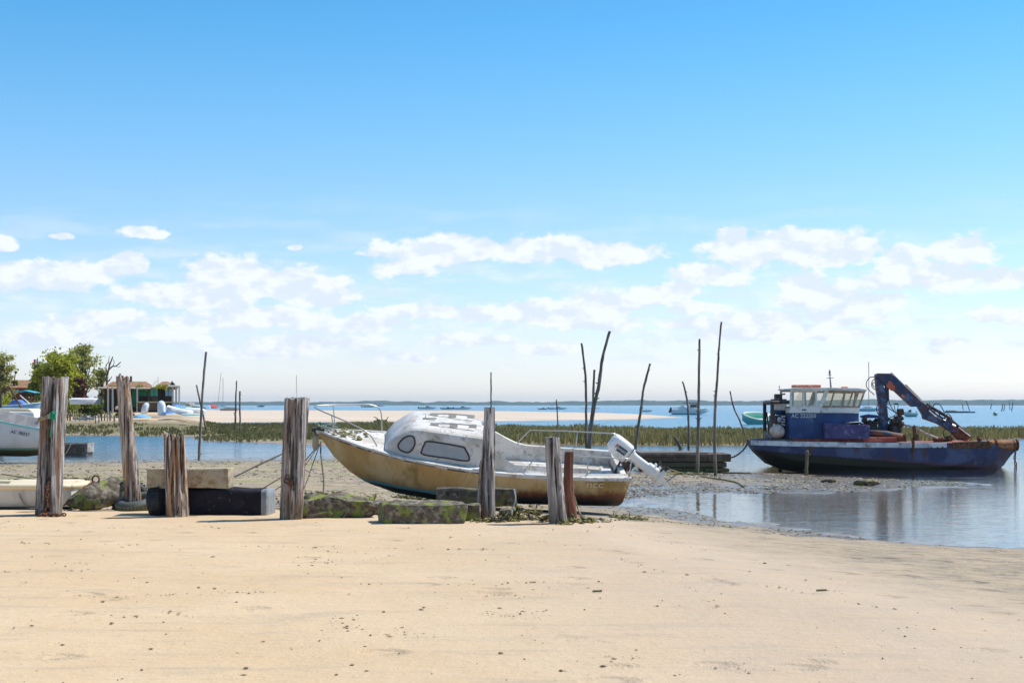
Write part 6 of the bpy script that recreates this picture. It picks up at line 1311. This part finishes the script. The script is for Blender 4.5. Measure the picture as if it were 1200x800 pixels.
def tree(px, d, ptop, spread, label, lmat, n=3500, ls=.14, seed=0, density=1, trunk_px=None, bz=.35, nb=14, cat='tree', name='leafy_tree', limbs=9, br=(.16, .30)):
    rr = random.Random(seed); s_ = d / F; p_ = gd(px, d); Ht = CZ + (HY - ptop) * s_ - p_.z; W2 = spread * s_ / 2
    t = thing(name, label, cat, p_, group=None)
    blobs = []; mbt = MB(); tr_ = .05 * Ht * .5
    mbt.tube(spline([(0, 0, -.3), (rr.uniform(-.1, .1), 0, Ht * .25), (rr.uniform(-.2, .2), 0, Ht * .5), (rr.uniform(-.3, .3), 0, Ht * .85)], 4), [tr_ * (1 - .055 * i) for i in range(13)], 7)
    for k in range(nb):
        a = rr.uniform(0, 6.28); r_ = W2 * rr.uniform(.15, .82); z = Ht * rr.uniform(bz, .93); r_ *= math.sqrt(max(0, 1 - ((z / Ht - (bz + .1)) / (1 - bz)) ** 2)) ** .7
        b_ = (r_ * math.cos(a), r_ * math.sin(a) * .7, z, W2 * rr.uniform(*br)); blobs.append(b_)
        if k < limbs: mbt.tube(spline([(0, 0, Ht * rr.uniform(.15, .4)), (b_[0] * .5, b_[1] * .5, z * .7), (b_[0], b_[1], z)], 4), [tr_ * .5 * (1 - .1 * i) for i in range(9)], 5)
    mbt.build('trunk', m_trunk, t)
    mb = MB(); foliage(mb, blobs, n, ls, rr); 
    me = bpy.data.meshes.new('crown'); me.from_pydata([tuple(v) for v in mb.v], [], mb.f); me.materials.append(lmat); o_ = bpy.data.objects.new('crown', me); COL.objects.link(o_); o_.parent = t
    return t
tree(68, 140, 414, 62, 'dense yellow green tree behind the split post', lm_y, 9000, .15, 1, nb=34, bz=.3)
tree(50, 146, 424, 34, 'smaller green tree with a flat side left of the split post', lm_g, 4200, .15, 2, nb=20, bz=.3)
tree(97, 144, 401, 44, 'tall airy pale tree with open branches', lm_p, 3600, .12, 3, nb=44, bz=.40, limbs=40, br=(.16, .30))
tree(92, 138, 441, 22, 'russet leaved tree below the airy pale tree', lm_r, 3600, .13, 4, nb=18, bz=.3)
tree(118, 142, 430, 22, 'small light green tree beside the bare tree', lm_p, 1500, .12, 5, nb=20, bz=.35, limbs=14, br=(.25, .4))
tree(4, 140, 409, 32, 'airy light green tree at the left edge', lm_p, 2300, .12, 6, nb=36, bz=.3, limbs=34, br=(.16, .3))
tree(17, 150, 427, 8, 'thin narrow conifer at the left', lm_g, 500, .14, 7, nb=8, bz=.5, limbs=2)
# bare tree
t = thing('bare_tree', 'bare dead tree with thin forked twigs left of the terracotta roof', 'tree', gd(125.5, 137)); s5 = 137 / F; mb = MB(); rr = random.Random(3)
z0 = CZ + (HY - 478) * s5 - t.location.z
def bt(*pts): return spline([((a - 125.5) * s5, rr.uniform(-.3, .3), z0 + (478 - b) * s5) for a, b in pts], 4)
for pts, r0 in ((((125.5, 480), (125, 455), (125.5, 437)), .16), (((125.5, 440), (128, 428), (133, 418)), .09), (((126, 436), (131, 429), (136, 429), (142, 424)), .08), (((125.5, 438), (124, 430), (126, 424)), .06), (((128, 428), (127, 422), (129, 417)), .04), (((132, 429), (133, 424), (132.5, 421)), .04), (((125.2, 448), (121, 440), (119, 436)), .06), (((136, 429), (139, 430), (141.5, 428)), .03), (((125.3, 450), (129, 443), (131, 441)), .05)):
    q = bt(*pts); mb.tube(q, [r0 * (1 - .5 * i / len(q)) for i in range(len(q))], 6)
mb.build('trunk', m_trunk, t)
def bush(px, d, w, h, label, lmat, n=1200, seed=0, ls=.12, name='bush'):
    rr = random.Random(seed); s_ = d / F; p_ = gd(px, d); mb = MB(); W2 = w * s_ / 2; Hh = h * s_
    blobs = [(rr.uniform(-.8, .8) * W2, rr.uniform(-.5, .5) * W2, Hh * rr.uniform(.2, .7), min(W2, Hh) * rr.uniform(.3, .5)) for _ in range(9)]
    foliage(mb, blobs, n, ls, rr); me = bpy.data.meshes.new(name); me.from_pydata([tuple(v) for v in mb.v], [], mb.f); me.materials.append(lmat); o_ = bpy.data.objects.new(name, me); COL.objects.link(o_); o_.location = p_; return tag(o_, label, 'bush', 'bushes on the left shore')
bush(8, 122, 32, 30, 'bright yellow green bush at the left edge below the roof', lm_y, 4200, 1)
bush(30, 128, 30, 22, 'green bush under the turquoise awning', lm_g, 1500, 2)
bush(52, 126, 26, 20, 'pale green bush just behind the split post', lm_p, 1200, 3)
bush(76, 135, 30, 24, 'mid green bush right of the split post', lm_g, 1500, 4)
bush(100, 139, 36, 24, 'dark hedge behind the long white hull', lm_d, 2200, 5)
bush(118, 138, 26, 26, 'green bush left of the terracotta hut', lm_g, 1500, 6)
bush(98, 127, 26, 6, 'low grassy clump under the long white hull', lm_y, 700, 7, .09)
bush(75, 124, 12, 6, 'low grassy clump by the first old stakes', lm_y, 300, 8, .09)
bush(150, 127, 34, 6, 'green weeds in front of the hut wall', lm_y, 600, 9, .08)
for k, (px, ) in enumerate([(134,), (166,), (188,)]):
    o_ = bush(px, 127.2, 16, 5, ['creeper on the left eave of the hut roof', 'creeper on the middle eave of the hut roof', 'creeper between the two hut roofs'][k], lm_y, 260, 20 + k, .09, name='creeper'); o_.location.z = CZ + (HY - 456) * 127 / F

# ================================================================ marsh grass and litter (masses)
def scatter(n, xr, yr, seed):
    r_ = np.random.default_rng(seed); return r_.uniform(*xr, n), r_, r_.uniform(*yr, n)
def grass_mesh(name, label, U0, U1, D0, D1, n, hgt, wid, matl, thr=-.05, seed=1, dens_far=1.0, cond=None):
    r_ = np.random.default_rng(seed); dd_ = np.sqrt(r_.uniform(D0 ** 2, D1 ** 2, n)); uu = r_.uniform(U0, U1, n); x = (uu - 600) / F * dd_
    z, a1, a2, _, _, _, mn, br_ = terrain(x, dd_); cl = vnoise(x, dd_, .5, 21) + .6 * vnoise(x, dd_, .13, 22)
    k = (a2 > .35) & (br_ < .4) & (cl > thr) & ((mn < .25) | (dd_ < 113))
    if cond is not None: k &= cond(uu, dd_, a2)
    x, y, z, cl = x[k], dd_[k], z[k], cl[k]; m_ = len(x); h = hgt * r_.uniform(.45, 1.25, m_) ** 1.3 * (1 + .9 * np.clip(cl + .5 * vnoise(x, y, .07, 25), -.5, .5)); w = wid * r_.uniform(.6, 1.4, m_)
    ang = r_.uniform(0, math.pi, m_); lx = r_.normal(0, .22, m_) * h; ly = r_.normal(0, .22, m_) * h
    v = np.empty((m_, 4, 3)); cx, sy_ = np.cos(ang) * w, np.sin(ang) * w * .5
    v[:, 0] = np.stack([x - cx, y - sy_, z - .03], -1); v[:, 1] = np.stack([x + cx, y + sy_, z - .03], -1)
    v[:, 2] = np.stack([x + lx + cx * .45, y + ly, z + h], -1); v[:, 3] = np.stack([x + lx - cx * .45, y + ly, z + h * .93], -1)
    me = bpy.data.meshes.new(name); me.vertices.add(m_ * 4); me.vertices.foreach_set('co', v.astype(np.float32).ravel()); me.loops.add(m_ * 4); me.loops.foreach_set('vertex_index', np.arange(m_ * 4, dtype=np.int32)); me.polygons.add(m_); me.polygons.foreach_set('loop_start', np.arange(m_, dtype=np.int32) * 4); me.polygons.foreach_set('loop_total', np.full(m_, 4, np.int32)); me.update()
    me.materials.append(matl); o_ = bpy.data.objects.new(name, me); COL.objects.link(o_); return tag(o_, label, name.replace('_', ' '), kind='stuff')
gm1 = leafmat('marsh_grass_blades', (.16, .15, .045), (.40, .33, .14), .45); gm2 = leafmat('low_marsh_plants', (.10, .11, .03), (.30, .25, .11), .4)
grass_mesh('marsh_grass', 'tall green marsh grass beyond the channel', 395, 1420, 76, 134, 140000, .34, .042, gm1, thr=-.62, cond=lambda u, d, a: (u > 545 + (d - 80) * -.5) | (d > 100))
grass_mesh('salt_marsh_plants', 'low dark green marsh plants at the left', -500, 620, 84, 160, 90000, .17, .075, gm2, thr=-.1, seed=2)
# litter on the sand: pebbles, shells, crumbs of weed, one mass
def litter(name, label, matl, n, U0, U1, D0, D1, r0, r1, seed, cond=None, flat=.5, clump=None, sink=.2):
    r_ = np.random.default_rng(seed); D = np.exp(r_.uniform(math.log(D0), math.log(D1), n)); U_ = r_.uniform(U0, U1, n); x = (U_ - 600) / F * D
    z, a1, a2, dc_, _, _, _, _ = terrain(x, D); k = (a1 > .1)
    if cond is not None: k &= cond(x, D, a1, dc_, r_)
    x, y, z = x[k], D[k], z[k]; mb = MB(); base = [(1, 0, 0), (0, 1, 0), (-1, 0, 0), (0, -1, 0), (0, 0, 1), (0, 0, -1)]; bf = [(0, 1, 4), (1, 2, 4), (2, 3, 4), (3, 0, 4), (1, 0, 5), (2, 1, 5), (3, 2, 5), (0, 3, 5)]
    V = []; Fc = []
    for i in range(len(x)):
        r = r0 * (r1 / r0) ** (r_.random() ** 2.2); a = r_.uniform(0, 6.28); sx_ = r * r_.uniform(.7, 1.8); sy_ = r * r_.uniform(.6, 1.2); sz_ = r * flat * r_.uniform(.5, 1.2); ca, sa = math.cos(a), math.sin(a); o_ = len(V)
        for bx, by, bz_ in base:
            bx, by = bx * sx_ * r_.uniform(.7, 1.3), by * sy_ * r_.uniform(.7, 1.3); V.append((x[i] + bx * ca - by * sa, y[i] + bx * sa + by * ca, z[i] + bz_ * sz_ + sz_ * (1 - 2 * sink)))
        Fc += [(p + o_, q + o_, s_ + o_) for p, q, s_ in bf]
    me = bpy.data.meshes.new(name); me.from_pydata(V, [], Fc); me.materials.append(matl); o_ = bpy.data.objects.new(name, me); COL.objects.link(o_); return tag(o_, label, name.replace('_', ' '), kind='stuff')
def lm(name, c1, c2): 
    m = leafmat(name, c1, c2, 0); return m
track = lambda x, D: (np.abs((x + .55 * D - 9.2 + 1.2 * vnoise(x, D, .5, 61))) < .07) & (vnoise(x, D, 1.5, 62) > -.1) | (np.abs((D - 12.4 - .12 * x + .8 * vnoise(x, D, .4, 63))) < .06) & (vnoise(x, D, .8, 64) > .05) | (np.abs((D - 15.6 + .2 * x + .9 * vnoise(x, D, .4, 65))) < .07) & (vnoise(x, D, .8, 66) > .08)
beach = lambda x, D, a1, dc_, r_: (dc_ > -1) & ((vnoise(x, D, 1.6, 31) + .5 * vnoise(x, D, 5, 32) > .42) | track(x, D) | (r_.random(len(x)) < .05))
litter('beach_crumbs', 'dark crumbs of weed and wood scattered over the sand', lm('dark_crumbs', (.10, .07, .035), (.32, .22, .12)), 16000, -100, 1300, 7.5, 21, .003, .018, 1, beach, flat=.5)
litter('shell_bits', 'pale shell fragments scattered over the sand', lm('shell_bits', (.5, .45, .38), (.78, .74, .68)), 1200, -100, 1300, 8, 22, .003, .012, 2, beach, flat=.4)
litter('sand_clods', 'sand coloured clods kicked up on the beach', lm('sand_clods', (.42, .30, .18), (.60, .45, .29)), 22000, -100, 1300, 7.5, 21, .004, .020, 3, lambda x, D, a1, dc_, r_: (dc_ > -1.5) & ((vnoise(x, D, 1.4, 35) + .5 * vnoise(x, D, 5, 36) > .40) | track(x, D)), flat=.5)
mudc_ = lambda x, D, a1, dc_, r_: (dc_ < -.4) & ~((x > 1.2 + (31 - D) * .02) & (D < 32.5)) & (vnoise(x, D, .5, 41) + .7 * vnoise(x, D, 1.9, 42) > -.12)
litter('mudflat_stones', 'stones, oyster shells and weed strewn over the mudflat', lm('mud_stones', (.06, .05, .035), (.28, .23, .17)), 26000, -250, 1400, 20, 62, .010, .055, 4, mudc_, flat=.5)
litter('mud_clods', 'grey brown mud clods and grit covering the spit', lm('mud_clods', (.09, .075, .055), (.44, .39, .33)), 24000, 540, 1180, 33, 60, .010, .05, 14, lambda x, D, a1, dc_, r_: (dc_ < -3) & (vnoise(x, D, .8, 43) > -.25), flat=.45)
litter('shore_grit', 'dark grit and stones along the edge of the pool', lm('shore_grit', (.05, .04, .03), (.30, .25, .20)), 30000, 620, 1350, 17, 33, .006, .03, 15, lambda x, D, a1, dc_, r_: (a1 < 2.2) & (vnoise(x, D, 1.2, 44) + .5 * vnoise(x, D, 4, 45) > -.02 + .12 * a1), flat=.45)
litter('oyster_shells', 'pale oyster shells strewn over the mudflat', lm('oyster_shells', (.42, .40, .37), (.70, .68, .64)), 7000, -250, 1400, 20, 60, .008, .038, 5, mudc_, flat=.4)
litter('algae_tufts', 'yellow green algae tufts on the mudflat', lm('algae_tufts', (.16, .17, .03), (.34, .32, .10)), 9000, -250, 1400, 24, 60, .012, .05, 6, lambda x, D, a1, dc_, r_: (dc_ < -4) & (vnoise(x, D, .25, 51) + .6 * vnoise(x, D, .9, 52) > .12), flat=.35)
# a few larger bits one can point at
for px, py, L_, lb, m in ((700, 694, .08, 'small dark stick lying on the sand left of centre right', m_wood_dark), (963, 693, .09, 'short dark stick on the sand at the right', m_wood_dark)):
    g_ = G(px, py); mb = MB(); mb.tube([(-L_ / 2, 0, .012), (L_ / 2, .01, .014)], .009, 6); o_ = mb.build('driftwood_stick', m); o_.location = g_; tag(o_, lb if px > 800 else 'small dark stick lying in the middle of the sand', 'stick')
for px, py, r_, lb in ((1016, 568, .22, 'green weed covered stone at the tip of the mud spit'), (820, 591, .10, 'small weed tuft poking from the edge of the pool'), (971, 565, .13, 'small dark pointed stone on the mud in front of the workboat')):
    g_ = G(px, py); mb = MB(); mb.ball((0, 0, r_ * .3), r_, 12, 7, (1.7, 1, .45), noise=.14, seed=px); o_ = mb.build('mossy_stone', m_stone if px != 971 else m_darkbeam, auto=50); o_.location = g_; tag(o_, lb, 'stone')
